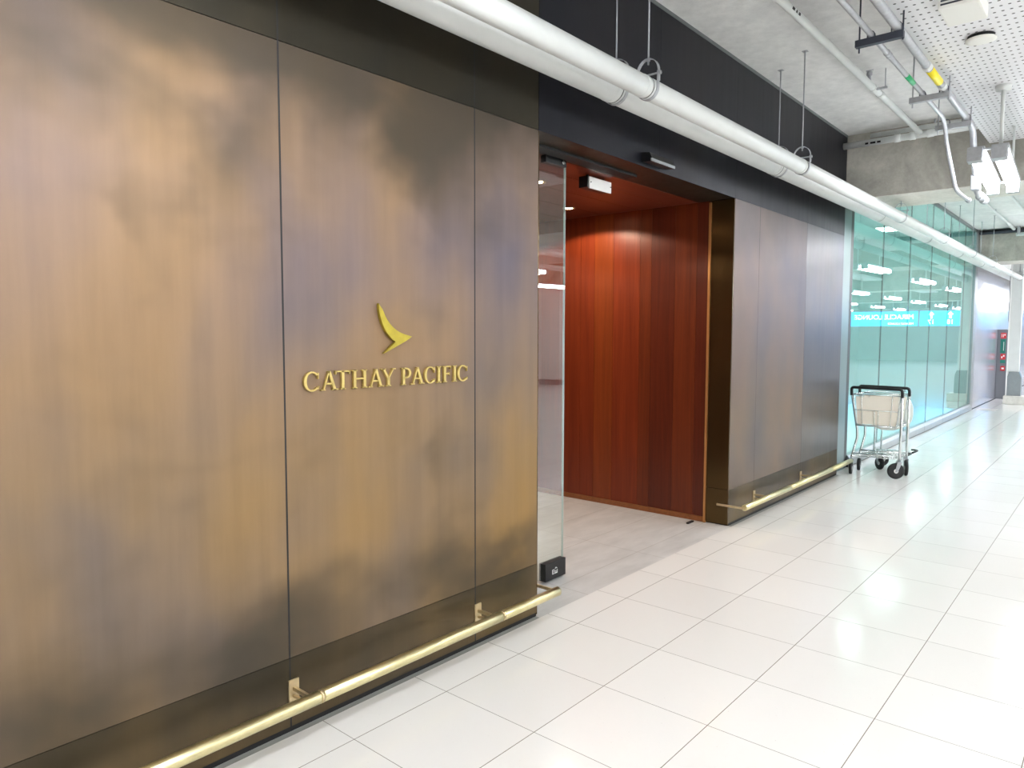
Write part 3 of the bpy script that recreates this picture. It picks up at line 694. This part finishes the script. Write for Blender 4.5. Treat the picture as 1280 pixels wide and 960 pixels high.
# D, E across, in front of the beam
e = empty('cross_pipe', (6.68, -0.5, 3.6), 'white pipe crossing below the ceiling in front of the first concrete beam, lower of two', 'pipe')
MB().cyl((6.68, 0.222, 3.605), (6.68, -1.7, 3.605), 0.034, 20).build('pipe_run', M['white_paint'], e)
for y in (-0.30, -0.44, -0.60): MB().lathe([(0.036, y-0.03), (0.040, y-0.027), (0.040, y+0.027), (0.036, y+0.03)], (6.68, 0, 3.605), 'y', 20).build('coupling', M['white_paint'], e)
for a, b in ((-0.03, 0.0), (-0.10, -0.05), (-0.15, -0.115)): MB().box(6.6445, 6.647, a, b, 3.583, 3.602).build('stamp_mark', M['black'], e, 'worn black stamp')
e = empty('cross_pipe', (6.74, -0.5, 3.67), 'thinner white pipe crossing in front of the first concrete beam, upper of two', 'pipe')
MB().cyl((6.77, -0.02, 3.695), (6.77, -1.7, 3.695), 0.024, 16).build('pipe_run', M['white_paint'], e)
MB().cyl((6.77, -0.62, 3.69), (6.77, -0.62, 3.76), 0.010, 12).build('link', M['galv'], e)
# B
yB = -0.98; zB = 3.352
e = empty('conduit_pipe', (3, yB, zB), 'thin white conduit with a green band, bending down before the first beam', 'pipe')
pts = [(-3.34, yB, zB), (5.10, yB, zB)] + bend((5.13, yB, zB), (5.30, yB, 3.32), (5.36, yB, 3.19))[0:] + bend((5.76, yB, 2.93), (5.82, yB, 2.86), (5.98, yB-0.02, 2.845)) + [(6.30, yB-0.03, 2.84)]
MB().tube(pts, 0.0165, 14).build('pipe_run', M['galv'], e)
for x in (3.42, 3.46): MB().lathe([(0.018, x-0.02), (0.0205, x-0.018), (0.0205, x+0.018), (0.018, x+0.02)], (0, yB, zB), 'x', 16).build('coupling', M['galv'], e)
MB().lathe([(0.0172, 3.92), (0.0172, 4.13)], (0, yB, zB), 'x', 16).build('pipe_label', M['green_band'], e, 'green band')
MB().lathe([(0.02, 6.27), (0.024, 6.28), (0.024, 6.33), (0.02, 6.34)], (0, yB-0.03, 2.84), 'x', 16).build('end_fitting', M['galv'], e)
# C
yC = -1.118; zC = 3.361
e = empty('conduit_pipe', (3, yC, zC), 'thicker white conduit with a yellow band, dropping into a grey junction box', 'pipe')
pts = [(-3.34, yC, zC), (5.45, yC, zC)] + bend((5.50, yC, zC), (5.70, yC, 3.35), (5.72, yC, 3.24)) + [(5.83, yC, 3.06), (5.90, yC, 2.99)]
MB().tube(pts, 0.0255, 16).build('pipe_run', M['galv'], e)
MB().lathe([(0.0262, 3.92), (0.0262, 4.25)], (0, yC, zC), 'x', 16).build('pipe_label', M['yellow_band'], e, 'yellow band')
for x in (3.86, 4.36): MB().lathe([(0.027, x-0.03), (0.030, x-0.027), (0.030, x+0.027), (0.027, x+0.03)], (0, yC, zC), 'x', 18).build('coupling', M['white_paint'], e)
MB().box(5.88, 5.98, yC-0.034, yC+0.034, 2.86, 3.0, 0.012).build('junction_box', M['galv'], e)
MB().tube([(5.96, yC, 2.885), (6.10, yC, 2.85), (6.40, yC, 2.845)], 0.026, 14).lathe([(0.03, 6.18), (0.038, 6.19), (0.038, 6.25), (0.03, 6.26)], (0, yC, 2.847), 'x', 16).lathe([(0.03, 6.36), (0.037, 6.37), (0.037, 6.46), (0.03, 6.47)], (0, yC, 2.845), 'x', 16).build('flexible_coupling', M['galv'], e)
# trapezes
for i, (x, mat) in enumerate(((-1.6, 'strut'), (0.8, 'strut'), (3.055, 'strut'), (4.43, 'galv'), (5.35, 'galv'))):
    z = 3.322 if x < 5 else 3.318
    e = empty('trapeze_bracket', (x, -1.04, z), ['strut bracket behind the viewpoint', 'strut bracket above the viewpoint', 'dark strut bracket hung from two rods carrying both conduits', 'pale strut bracket with the conduits, next to the perforated ceiling edge', 'pale strut bracket nearest the first beam, carrying the conduits'][i], 'bracket', 'strut brackets under the conduits')
    ya, yb = -0.895, -1.155
    MB().box(x-0.02, x+0.02, yb, ya, z-0.028, z+0.0125, 0.002).build('strut_bar', M[mat], e)
    MB().cyl((x, ya-0.02, z-0.06), (x, ya-0.02, 3.76), 0.005, 8).build('threaded_rod', M[mat], e)
    MB().cyl((x, yb+0.005, z-0.04), (x, yb+0.005, 3.445), 0.005, 8).build('threaded_rod', M[mat], e)
    for yy, rr, zz in ((yB, 0.0165, zB), (yC, 0.0255, zC)):
        pp = [(x, yy+(rr+0.003)*math.cos(a), zz+(rr+0.003)*math.sin(a)) for a in [PI*k/8 for k in range(9)]]
        pp = [(x, yy+rr+0.003, z)]+pp+[(x, yy-rr-0.003, z)]
        MB().strip(pp, 0.022, 0.003, (1,0,0)).build('saddle_clamp', M['strut'], e)
# second bay
e = empty('conduit_pipe', (14, -0.33, 3.66), 'thin white pipe under the ceiling of the second bay, left one', 'pipe')
MB().cyl((7.74, -0.335, 3.70), (15.95, -0.335, 3.70), 0.02, 14).build('pipe_run', M['white_paint'], e)
for x in (10.2, 13.4): MB().cyl((x, -0.335, 3.71), (x, -0.335, 3.76), 0.006, 8).build('hanger_stud', M['galv'], e)
MB().lathe([(0.02, 15.0), (0.03, 15.02), (0.03, 15.93), (0.02, 15.95)], (0, -0.335, 3.70), 'x', 14).build('thick_end', M['white_paint'], e)
e = empty('conduit_pipe', (14, -0.73, 3.66), 'thin white pipe under the ceiling of the second bay, right one', 'pipe')
MB().cyl((7.74, -0.73, 3.70), (16.1, -0.73, 3.70), 0.018, 14).build('pipe_run', M['white_paint'], e)
e = empty('cable_tray', (16.2, 0, 3.7), 'dark cable run along the head of the second beam', 'cable tray')
MB().box(16.14, 16.29, -1.6, 0.28, 3.665, 3.70).build('tray', M['strut'], e)
MB().cyl((16.18, 0.27, 3.722), (16.18, -1.6, 3.722), 0.022, 12).build('cable', M['black'], e)
e = empty('cross_pipe', (16.05, -0.8, 3.66), 'white pipe stub on a bracket at the second beam', 'pipe')
MB().cyl((16.05, -0.36, 3.60), (16.05, -1.6, 3.60), 0.034, 14).build('pipe_run', M['white_paint'], e)
MB().box(16.0, 16.10, -0.43, -0.38, 3.60, 3.76).build('bracket_plate', M['galv'], e)

# ------------------------------------------------------------------ perforated ceiling trays with their fittings
def tray(x0, x1, y0, y1, label):
    e = empty('ceiling_tray', ((x0+x1)/2, (y0+y1)/2, 3.46), label, 'ceiling panel', 'white perforated ceiling panels', kind='structure')
    MB().box(x0, x1, y0, y1, 3.46, 3.475).build('perforated_sheet', M['perforated'], e)
    MB().box(x0, x1, y0, y0+0.004, 3.475, 3.52).box(x0, x1, y1-0.004, y1, 3.475, 3.52).build('side_lip', M['white_paint'], e)
bays = [(XN, -4.22), (-3.33, 6.865), (7.73, 16.28), (17.17, 25.68), (26.57, 35.08), (35.97, 44.48)]
rows = [(-1.70, -1.08), (-4.40, -3.78), (-7.10, -6.48), (-9.8, -9.18)]
rn = ['first row from the bronze wall', 'second row from the bronze wall', 'third row from the bronze wall', 'fourth row from the bronze wall']
bn = ['bay behind the viewpoint', 'bay in front of the entrance', 'second bay', 'third bay', 'fourth bay', 'last bay']
for r, (a, b) in enumerate(rows):
    for q, (x0, x1) in enumerate(bays):
        tray(x0, x1, a, b, 'white perforated ceiling panel, ' + rn[r] + ', ' + bn[q])

e = empty('ceiling_unit', (3.15, -1.42, 3.46), 'white ventilated ceiling unit on the perforated panel', 'ceiling unit')
MB().box(3.00, 3.30, -1.53, -1.33, 3.375, 3.459, 0.012).build('casing', M['white_board'], e)
for k in range(3): MB().box(2.996, 3.001, -1.515, -1.345, 3.395+k*0.02, 3.403+k*0.02).build('vent_slot', M['strut'], e)
e = empty('ceiling_disc', (3.80, -1.425, 3.46), 'round white dish fitting just past the ventilated unit on the perforated panel', 'ceiling fitting')  # shallow sensor disc on a stand-off
MB().lathe([(0.001, -0.02), (0.075, -0.02), (0.075, 0.0)], (3.80, -1.425, 3.459)).build('shadow_collar', M['black'], e)  # black collar stands in for the recess shadow above the dish
MB().lathe([(0.001, -0.036), (0.06, -0.035), (0.086, -0.028), (0.086, -0.022), (0.001, -0.018)], (3.80, -1.425, 3.459), n=40).build('dish', M['white_board'], e)

# ------------------------------------------------------------------ pendant lights
def pendant():
    e = empty('pendant_light', (0, 0, 0), None, 'pendant light', 'twin tube pendant lights', local=True)
    # local: origin at near end top plate on ceiling tray (z=0), fixture below
    MB().lathe([(0.001, -0.035), (0.05, -0.035), (0.055, 0.0), (0.001, 0.0)], (0, 0, 0)).build('ceiling_cup', M['white_paint'], e)
    MB().cyl((0, 0, -0.03), (0, 0, -0.44), 0.014, 12).build('stem', M['white_paint'], e)
    MB().cyl((1.35, 0, 0.0), (1.35, 0, -0.44), 0.010, 10).build('stem', M['white_paint'], e)
    MB().box(-0.06, 1.56, -0.056, 0.056, -0.472, -0.44, 0.004).box(-0.06, 1.56, 0.099, 0.211, -0.472, -0.44, 0.004).box(-0.05, -0.03, -0.05, 0.19, -0.47, -0.455).box(1.48, 1.50, -0.05, 0.19, -0.47, -0.455).build('spine', M['galv'], e)
    for yy in (0.0, 0.155):
        MB().box(-0.13, 0.0, yy-0.05, yy+0.05, -0.56, -0.46, 0.006).build('end_cap', M['galv'], e)
        MB().box(1.50, 1.58, yy-0.05, yy+0.05, -0.56, -0.46, 0.006).build('end_cap', M['galv'], e)
        MB().lathe([(0.036, 0.001), (0.041, 0.003), (0.041, 1.496), (0.036, 1.499)], (0, yy, -0.518), 'x', 20).build('tube', M['lamp'], e)
    return e
P0 = pendant()
spots = []
for r, yc in enumerate((-1.41, -4.12, -6.82, -9.5)):
    for x in (-6.9, -1.9, 2.0 if False else 0.2, 4.98, 9.45, 14.0, 18.6, 22.9, 27.3, 31.5, 36.2, 40.5):
        if r == 0 and x == 0.2: x = -1.25
        elif r == 0 and x == -1.9: x = -5.2
        elif r == 0 and x == -6.9: continue
        spots.append((r, x, yc))
bx = lambda x: ('far behind the viewpoint' if x < -5 else 'behind the viewpoint' if x < -1 else 'beside the viewpoint' if x < 1 else 'before the first beam' if x < 6 else 'near part of the second bay' if x < 11 else 'far part of the second bay' if x < 16 else
                'near part of the third bay' if x < 20 else 'far part of the third bay' if x < 25 else 'near part of the fourth bay' if x < 30 else 'far part of the fourth bay' if x < 34 else 'near part of the last bay' if x < 38 else 'far part of the last bay')
first = True
for r, x, y in spots:
    o = P0 if first else copy_tree(P0); first = False
    o.location = (x, y, 3.46); o.rotation_euler = (0, 0, math.radians(3.0))
    o['label'] = 'twin tube pendant light, ' + rn[r] + ', ' + bx(x)

# ------------------------------------------------------------------ glass wall (second bay)
gw = empty('window_1', (11.6, 0.31, 0), 'green tinted floor to ceiling glass wall behind the baggage carts', 'glass wall', kind='structure')
xs = [7.44, 8.85, 10.35, 11.85, 13.35, 14.85, 15.98]
for a, b in zip(xs[:-1], xs[1:]):
    MB().box(a+0.004, b-0.004, 0.315, 0.327, 0.14, 3.755).build('glass_pane', M['glass_teal'], gw)
for x in xs[1:-1]:
    MB().box(x-0.0025, x+0.0025, 0.313, 0.329, 0.14, 3.755).build('pane_joint', M['alu_dark'], gw)
MB().box(7.02, 7.34, 0.30, 0.42, 0.0, 3.755, 0.002).build('side_post', M['frame_teal'], gw)
MB().box(7.34, 7.44, 0.30, 0.36, 0.0, 3.755, 0.002).build('frame_post', M['post_dark'], gw)
MB().box(15.98, 16.28, 0.29, 0.36, 0.0, 3.755, 0.002).build('frame_post', M['alu'], gw)
MB().box(7.44, 15.98, 0.305, 0.34, 3.70, 3.756).build('head_rail', M['alu_dark'], gw)
for a, b in ((7.44, 8.6), (8.6, 10.08), (10.08, 11.56), (11.56, 13.04), (13.04, 14.8), (14.8, 15.98)):
    MB().prism([(0.27, 0.012), (0.265, 0.10), (0.29, 0.14), (0.36, 0.14), (0.36, 0.0), (0.29, 0.0)], 0, a+0.006, b-0.006).build('curb_section', M['alu'], gw)
MB().box(7.44, 15.98, 0.28, 0.35, 0.0, 0.09).build('curb_core', M['black'], gw)
# room behind the glass
rb = MB().box(7.0, 16.3, 2.6, 2.7, 0.0, 3.76).box(6.9, 7.0, 0.44, 2.7, 0.0, 3.76).box(16.3, 16.4, 0.36, 2.7, 0, 3.76).box(7.0, 16.3, 0.42, 2.6, 3.76, 3.86).box(7.0, 16.3, 0.36, 2.6, -0.12, 0.0)
tag(rb.build('wall_back', M['interior_teal']), 'pale teal room surfaces seen through the glass wall', 'wall', kind='structure')
for i, x in enumerate((8.6, 11.6, 14.6)):  # unseen lamps added to brighten the teal room behind the glass
    e = empty('added_room_lamp', (x, 1.5, 3.75), 'added square lamp brightening the room behind the glass wall, ' + ['nearest end', 'middle', 'far end'][i], 'ceiling lamp', 'added lamps behind the glass wall')
    MB().box(x-0.32, x+0.32, 1.18, 1.82, 3.73, 3.76).build('frame', M['white_paint'], e)
    MB().box(x-0.3, x+0.3, 1.2, 1.8, 3.722, 3.731).build('diffuser', emit('added room fill', rgb(238,255,250), 18.0) if i == 0 else bpy.data.materials['added room fill'], e)

# ------------------------------------------------------------------ metal wall, cabinet, column beyond
mw = empty('wall_metal', (20, 0.3, 0), 'satin metal sheet wall past the glass wall', 'wall', kind='structure')
for a, b in ((16.30, 17.8), (17.8, 19.8), (19.8, 22.0), (22.0, 26.0), (26.0, 30.0), (30.0, 35.0), (35.0, 41.0), (41.0, XE)):
    MB().box(a+0.004, b-0.004, 0.31, 0.33, 0.01, 3.10 if a < 20 else 3.75).build('metal_sheet', M['steel_wall'], mw)
MB().box(16.3, XE, 0.33, 0.42, 0, 3.76).build('backing', M['plaster'], mw)
e = empty('hose_cabinet', (19.8, 0.18, 0), 'grey safety cabinet with red and green signs by the column', 'cabinet')
MB().box(19.8, 20.3, 0.065, 0.308, 0.0, 1.72, 0.006).build('cabinet_body', M['grey_panel'], e)
def plate(y0, y1, z0, z1, mat, nm='sign_plate', lab=None): return MB().box(19.79, 19.799, y0, y1, z0, z1, 0.001).build(nm, M[mat], e, lab)
plate(0.13, 0.245, 1.50, 1.64, 'red', lab='red fire sign'); plate(0.14, 0.245, 1.14, 1.48, 'green', lab='green instruction sign')
plate(0.13, 0.235, 0.98, 1.12, 'red', lab='red fire sign'); plate(0.13, 0.235, 0.89, 0.965, 'green', lab='green instruction sign'); plate(0.13, 0.225, 0.70, 0.82, 'red', lab='red fire sign')
mk = MB()
for z0, z1, y0, y1 in ((1.53, 1.61, 0.215, 0.225), (1.53, 1.61, 0.185, 0.195), (1.57, 1.61, 0.15, 0.17), (1.01, 1.06, 0.19, 0.215), (1.05, 1.09, 0.15, 0.18), (0.74, 0.78, 0.15, 0.2), (1.20, 1.42, 0.17, 0.18)):
    mk.box(19.786, 19.7905, y0, y1, z0, z1)
mk.build('sign_symbols', M['white'], e, 'white symbols')
e = empty('corridor_column', (18.6, -0.2, 0), 'pale metal clad column on a stone plinth far down the corridor', 'column')
MB().box(18.25, 18.75, -0.47, -0.03, 0.0, 0.19, 0.015).build('plinth', M['beam_under'], e, 'stone plinth')
MB().prism([(-0.345, 0.19), (-0.07, 0.19), (-0.075, 0.62), (-0.12, 0.74), (-0.30, 0.74), (-0.34, 0.62)], 0, 18.38, 18.62).build('flared_base', M['alu'], e)
MB().box(18.42, 18.58, -0.29, -0.07, 0.74, 3.75, 0.01).build('shaft', M['white_paint'], e)
MB().box(18.36, 18.64, -0.08, -0.055, 0.19, 3.2).build('side_strip', M['white'], e)
tag(MB().tube([(18.5, -0.04, 3.1), (18.5, -0.042, 1.9)], 0.012, 8).build('hanging_cable', M['strut']), 'thin dark cable hanging beside the far column', 'cable')
tag(MB().box(16.25, 16.75, -0.13, 0.22, 0.0, 0.002).build('floor_hatch', simple('hatch', rgb(205,202,194), 0.3)), 'square access cover flush in the tiles by the metal wall', 'floor hatch')

# ------------------------------------------------------------------ baggage carts
def cart(x0, yc, label, rear_sw, front_sw):
    e = empty('baggage_cart', (x0, yc, 0), label, 'baggage cart', 'nested chrome baggage carts', local=True)
    h = 0.26
    def leg(s):
        if s > 0: pts = [(0.0, s*h, 0.93), (0.02, s*h, 0.90), (0.10, s*(h-0.045), 0.50), (0.11, s*(h-0.045), 0.40), (0.03, s*(h-0.02), 0.21), (0.01, s*(h-0.02), 0.16)]
        else: pts = [(0.0, s*h, 0.95), (0.0, s*h, 0.5), (0.0, s*(h-0.005), 0.16)]
        MB().tube(pts, 0.014, 10).build('upright', M['chrome'], e)
    leg(1); leg(-1)
    hb = [(0.0, h, 0.90), (-0.005, h, 0.95)] + bend((-0.005, h, 0.96), (-0.01, h, 0.99), (-0.01, h-0.03, 0.99)) + bend((-0.01, -(h-0.03), 0.985), (-0.01, -h, 0.985), (-0.005, -h, 0.95)) + [(0.0, -h, 0.90)]
    MB().tube(hb, 0.0165, 12).build('handle', M['plastic_black'], e)
    # basket: wire frame round a board
    b = MB(); top, bot = 0.91, 0.56
    def wire(p, q, r=0.004): b.cyl(p, q, r, 8)
    w0, w1 = h-0.015, h-0.055
    for z, w in ((top, w0), (bot, w1)):
        b.tube([(0.015, w, z), (0.34, w-0.03, z), (0.34, -(w-0.03), z), (0.015, -w, z)], 0.008, 8, closed=True)
    wire((0.01, w0, top), (0.02, w1, bot), .006); wire((0.01, -w0, top), (0.02, -w1, bot), .006)
    wire((0.014, w0-0.02, 0.735), (0.014, -w0+0.01, 0.735))
    for yy in (0.15, -0.15): wire((0.01, yy*1.06, top), (0.02, yy*0.95, bot), .0035)
    for yy in (0.02, -0.02): wire((0.014, yy, 0.735), (0.02, yy, bot), .0035)
    for s in (1, -1):
        for k in range(1, 4): wire((0.015+0.08*k, s*(w0-0.007*k), top), (0.015+0.08*k, s*(w1-0.007*k), bot), .0035)
    for k in range(1, 6): wire((0.015, w1-0.068*k, bot), (0.34, (w1-0.03)*(1-2*k/6), bot), .0035)
    b.build('basket_frame', M['chrome'], e)
    MB().prism([(w0-0.02, 0.885), (-(w0-0.02), 0.885), (-(w1-0.008), 0.575), (w1-0.008, 0.575)], 0, 0.028, 0.034).build('basket_board', M['beige'], e, 'cream coloured board')
    # low platform
    b = MB()
    b.tube([(0.0, h-0.02, 0.20), (0.42, h-0.06, 0.175)] + bend((0.56, h-0.09, 0.17), (0.66, h-0.10, 0.168), (0.66, 0.06, 0.168)) + bend((0.66, -0.06, 0.168), (0.66, -h+0.10, 0.168), (0.56, -h+0.09, 0.17)) + [(0.42, -h+0.06, 0.175), (0.0, -h+0.02, 0.20)], 0.012, 10)
    b.tube([(0.02, h-0.03, 0.235), (0.02, -h+0.03, 0.235)], 0.009, 8)
    for k in range(5): b.tube([(0.02, -0.16+0.08*k, 0.21), (0.62, (-0.16+0.08*k)*0.7, 0.172)], 0.005, 8)
    for xx in (0.18, 0.36, 0.52): b.cyl((xx, h-0.05-0.05*xx, 0.186), (xx, -h+0.05+0.05*xx, 0.186), 0.006, 8)
    b.build('platform', M['chrome'], e)
    MB().tube([(0.42, -h+0.03, 0.20)] + bend((0.60, -h+0.02, 0.20), (0.70, -h+0.02, 0.20), (0.69, -h+0.10, 0.195)), 0.011, 10).build('bumper', M['rubber'], e)
    # front board, rounded
    oval = [(0.20*math.copysign(abs(math.cos(a))**0.75, math.cos(a)), 0.665+0.20*math.copysign(abs(math.sin(a))**0.8, math.sin(a))) for a in [2*PI*k/40 for k in range(40)]]
    MB().prism(oval, 0, 0.515, 0.527).build('front_board', M['white_board'], e, 'rounded white board')
    MB().tube([(0.535, 0.13, 0.80), (0.54, 0.14, 0.17)], 0.010, 8).tube([(0.535, -0.13, 0.80), (0.54, -0.14, 0.17)], 0.010, 8).build('board_posts', M['chrome'], e)
    # casters
    def caster(px, py, r, ang, zt):
        m = Matrix.Translation((px, py, 0)) @ Matrix.Rotation(ang, 4, 'Z')
        c = empty_part('caster', e)
        MB().lathe([(r*0.62, -0.014), (r*0.9, -0.016), (r, -0.010), (r, 0.010), (r*0.9, 0.016), (r*0.62, 0.014)], (-0.03, 0, r), 'y', 28, m=m).build('tyre', M['rubber'], c)
        MB().lathe([(0.008, -0.017), (r*0.40, -0.012), (r*0.66, -0.012), (r*0.66, 0.012), (r*0.40, 0.012), (0.008, 0.017)], (-0.03, 0, r), 'y', 28, m=m).build('hub', M['white_board'], c)
        f = MB()
        for s in (1, -1):
            f.prism([(-0.045, r-0.012), (-0.018, r-0.012), (0.022, zt-0.01), (0.022, zt), (-0.022, zt), (-0.03, zt-0.03)], 1, s*0.021, s*0.024, m=m)
        f.box(-0.024, 0.024, -0.024, 0.024, zt-0.004, zt+0.004, 0, m)
        f.cyl((0, 0, zt), (0, 0, zt+0.03), 0.012, 10, m=m)
        f.build('fork', M['galv'], c)
    caster(0.0, h-0.02, 0.072, math.radians(10), 0.165)
    caster(0.0, -h+0.01, 0.088, rear_sw, 0.185)
    caster(0.50, 0.08, 0.075, front_sw, 0.16)
    return e
def empty_part(name, parent):
    o = bpy.data.objects.new(name, None); COL.objects.link(o); o.parent = parent; o.empty_display_size = 0.05; o['_local'] = 1
    return o
cart(7.06, -0.10, 'chrome baggage cart nearest the bronze wall end, rear one of the nested pair', math.radians(-55), math.radians(48))
cart(7.36, -0.105, 'chrome baggage cart pushed into the front of the nested pair', math.radians(20), math.radians(-40))

# ------------------------------------------------------------------ hall across the corridor (seen as reflections)
tag(MB().box(XN-0.1, XE, YR-0.2, YR, 0, 4.0).build('wall_right', M['plaster']), 'white wall on the far side of the hall', 'wall', kind='structure')
tag(MB().box(XE, XE+0.2, YR, 0.5, 0, 4.0).build('wall_far', M['plaster']), 'white wall closing the far end of the hall', 'wall', kind='structure')
tag(MB().box(XN-0.2, XN, YR, 5.3, 0, 4.0).build('wall_near', M['plaster']), 'white wall behind the viewpoint', 'wall', kind='structure')
def text_mesh(s, size, depth, name, mat, parent, loc, rot, lab=None):
    cu = bpy.data.curves.new(name, 'FONT'); cu.body = s; cu.size = size; cu.extrude = depth
    cu.align_x = 'LEFT'; cu.align_y = 'CENTER'
    t = bpy.data.objects.new('tmp', cu); COL.objects.link(t)
    dg = bpy.context.evaluated_depsgraph_get(); me = bpy.data.meshes.new_from_object(t.evaluated_get(dg))
    bpy.data.objects.remove(t); bpy.data.curves.remove(cu)
    me.name = name; me.materials.clear(); me.materials.append(mat)
    mm = Matrix.LocRotScale(Vector(loc), rot, Vector((1,1,1)))
    me.transform(parent_world(parent).inverted() @ mm)
    o = bpy.data.objects.new(name, me); COL.objects.link(o); o.parent = parent
    if lab: o['label'] = lab
    return o
from mathutils import Euler
# text faces -x: local x -> -y, local y -> z
RT = Euler((PI/2, 0, -PI/2)).to_quaternion()
e = empty('lounge_sign', (38.0, -6.6, 2.4), 'lit blue hanging sign reading MIRACLE LOUNGE, reflected in the glass wall', 'sign')
MB().box(38.0, 38.12, -9.4, -5.15, 2.02, 2.74, 0.01).build('sign_box', M['sign_blue'], e)
text_mesh('MIRACLE LOUNGE', 0.33, 0.004, 'sign_text', M['sign_white'], e, (37.99, -5.3, 2.46), RT)
text_mesh('MIRACLE LOUNGE', 0.14, 0.004, 'sign_text', M['sign_white'], e, (37.99, -5.3, 2.13), RT)
for y in (-5.6, -9.0): MB().cyl((38.06, y, 2.74), (38.06, y, 3.76), 0.02, 8).build('hanger_rod', M['white_paint'], e)
e = empty('gate_sign', (38.0, -4.5, 2.4), 'lit blue direction sign with arrows beside the lounge sign, seen as a reflection', 'sign')
MB().box(38.0, 38.12, -5.05, -3.2, 2.02, 2.74, 0.01).build('sign_box', M['sign_blue'], e)
for y in (-3.75, -4.55):
    mb = MB().prism([(y-0.04, 2.38), (y-0.04, 2.56), (y-0.12, 2.56), (y, 2.70), (y+0.12, 2.56), (y+0.04, 2.56), (y+0.04, 2.38)], 0, 37.985, 37.998)
    mb.build('arrow', M['sign_white'], e)
text_mesh('17', 0.30, 0.004, 'sign_text', M['sign_white'], e, (37.99, -4.40, 2.20), RT)
text_mesh('18', 0.30, 0.004, 'sign_text', M['sign_white'], e, (37.99, -3.6, 2.20), RT)
for y in (-3.5, -4.8): MB().cyl((38.06, y, 2.74), (38.06, y, 3.76), 0.02, 8).build('hanger_rod', M['white_paint'], e)
for i, x in enumerate((-3.8, 7.3, 16.7, 26.1, 35.5)):
    e = empty('hall_column', (x, -10.6, 0), 'square white column across the hall under beam number %s' % ['one', 'two', 'three', 'four', 'five'][i], 'column', 'columns across the hall')
    MB().box(x-0.35, x+0.35, -10.95, -10.25, 0.0, 3.08, 0.01).build('shaft', M['plaster'], e)
    MB().box(x-0.40, x+0.40, -11.0, -10.2, 0.0, 0.15, 0.01).build('plinth', M['alu'], e)

# ------------------------------------------------------------------ world, camera
w = bpy.data.worlds.new('World'); S.world = w; w.use_nodes = True
w.node_tree.nodes['Background'].inputs[0].default_value = (0.8, 0.85, 0.9, 1); w.node_tree.nodes['Background'].inputs[1].default_value = 0.1

cam = bpy.data.cameras.new('camera'); co = bpy.data.objects.new('camera', cam); COL.objects.link(co)
FP = 900.39
cam.sensor_width = 36.0; cam.lens = FP/1280*36.0; cam.clip_start = 0.05; cam.clip_end = 200
F = Vector((0.75640486, 0.65044141, -0.06912069)).normalized()
R = Vector((0.65210844, -0.75812286, 0.00207595)); R = (R - F*R.dot(F)).normalized(); U = R.cross(F)
mt = Matrix((R, U, -F)).transposed().to_4x4(); mt.translation = Vector((-1.6579, -2.2361, 1.5827))
co.matrix_world = mt
S.camera = co
for o in S.objects:
    if '_local' in o: del o['_local']

vs = S.view_settings
S.display_settings.display_device = 'sRGB'
vs.view_transform = 'Standard'; vs.look = 'None'; vs.gamma = 1.0; vs.use_curve_mapping = False
vs.exposure = 0.22
S.cycles.use_denoising = True
S.cycles.max_bounces = 10; S.cycles.diffuse_bounces = 6; S.cycles.glossy_bounces = 6; S.cycles.transparent_max_bounces = 16
S.cycles.sample_clamp_indirect = 8.0
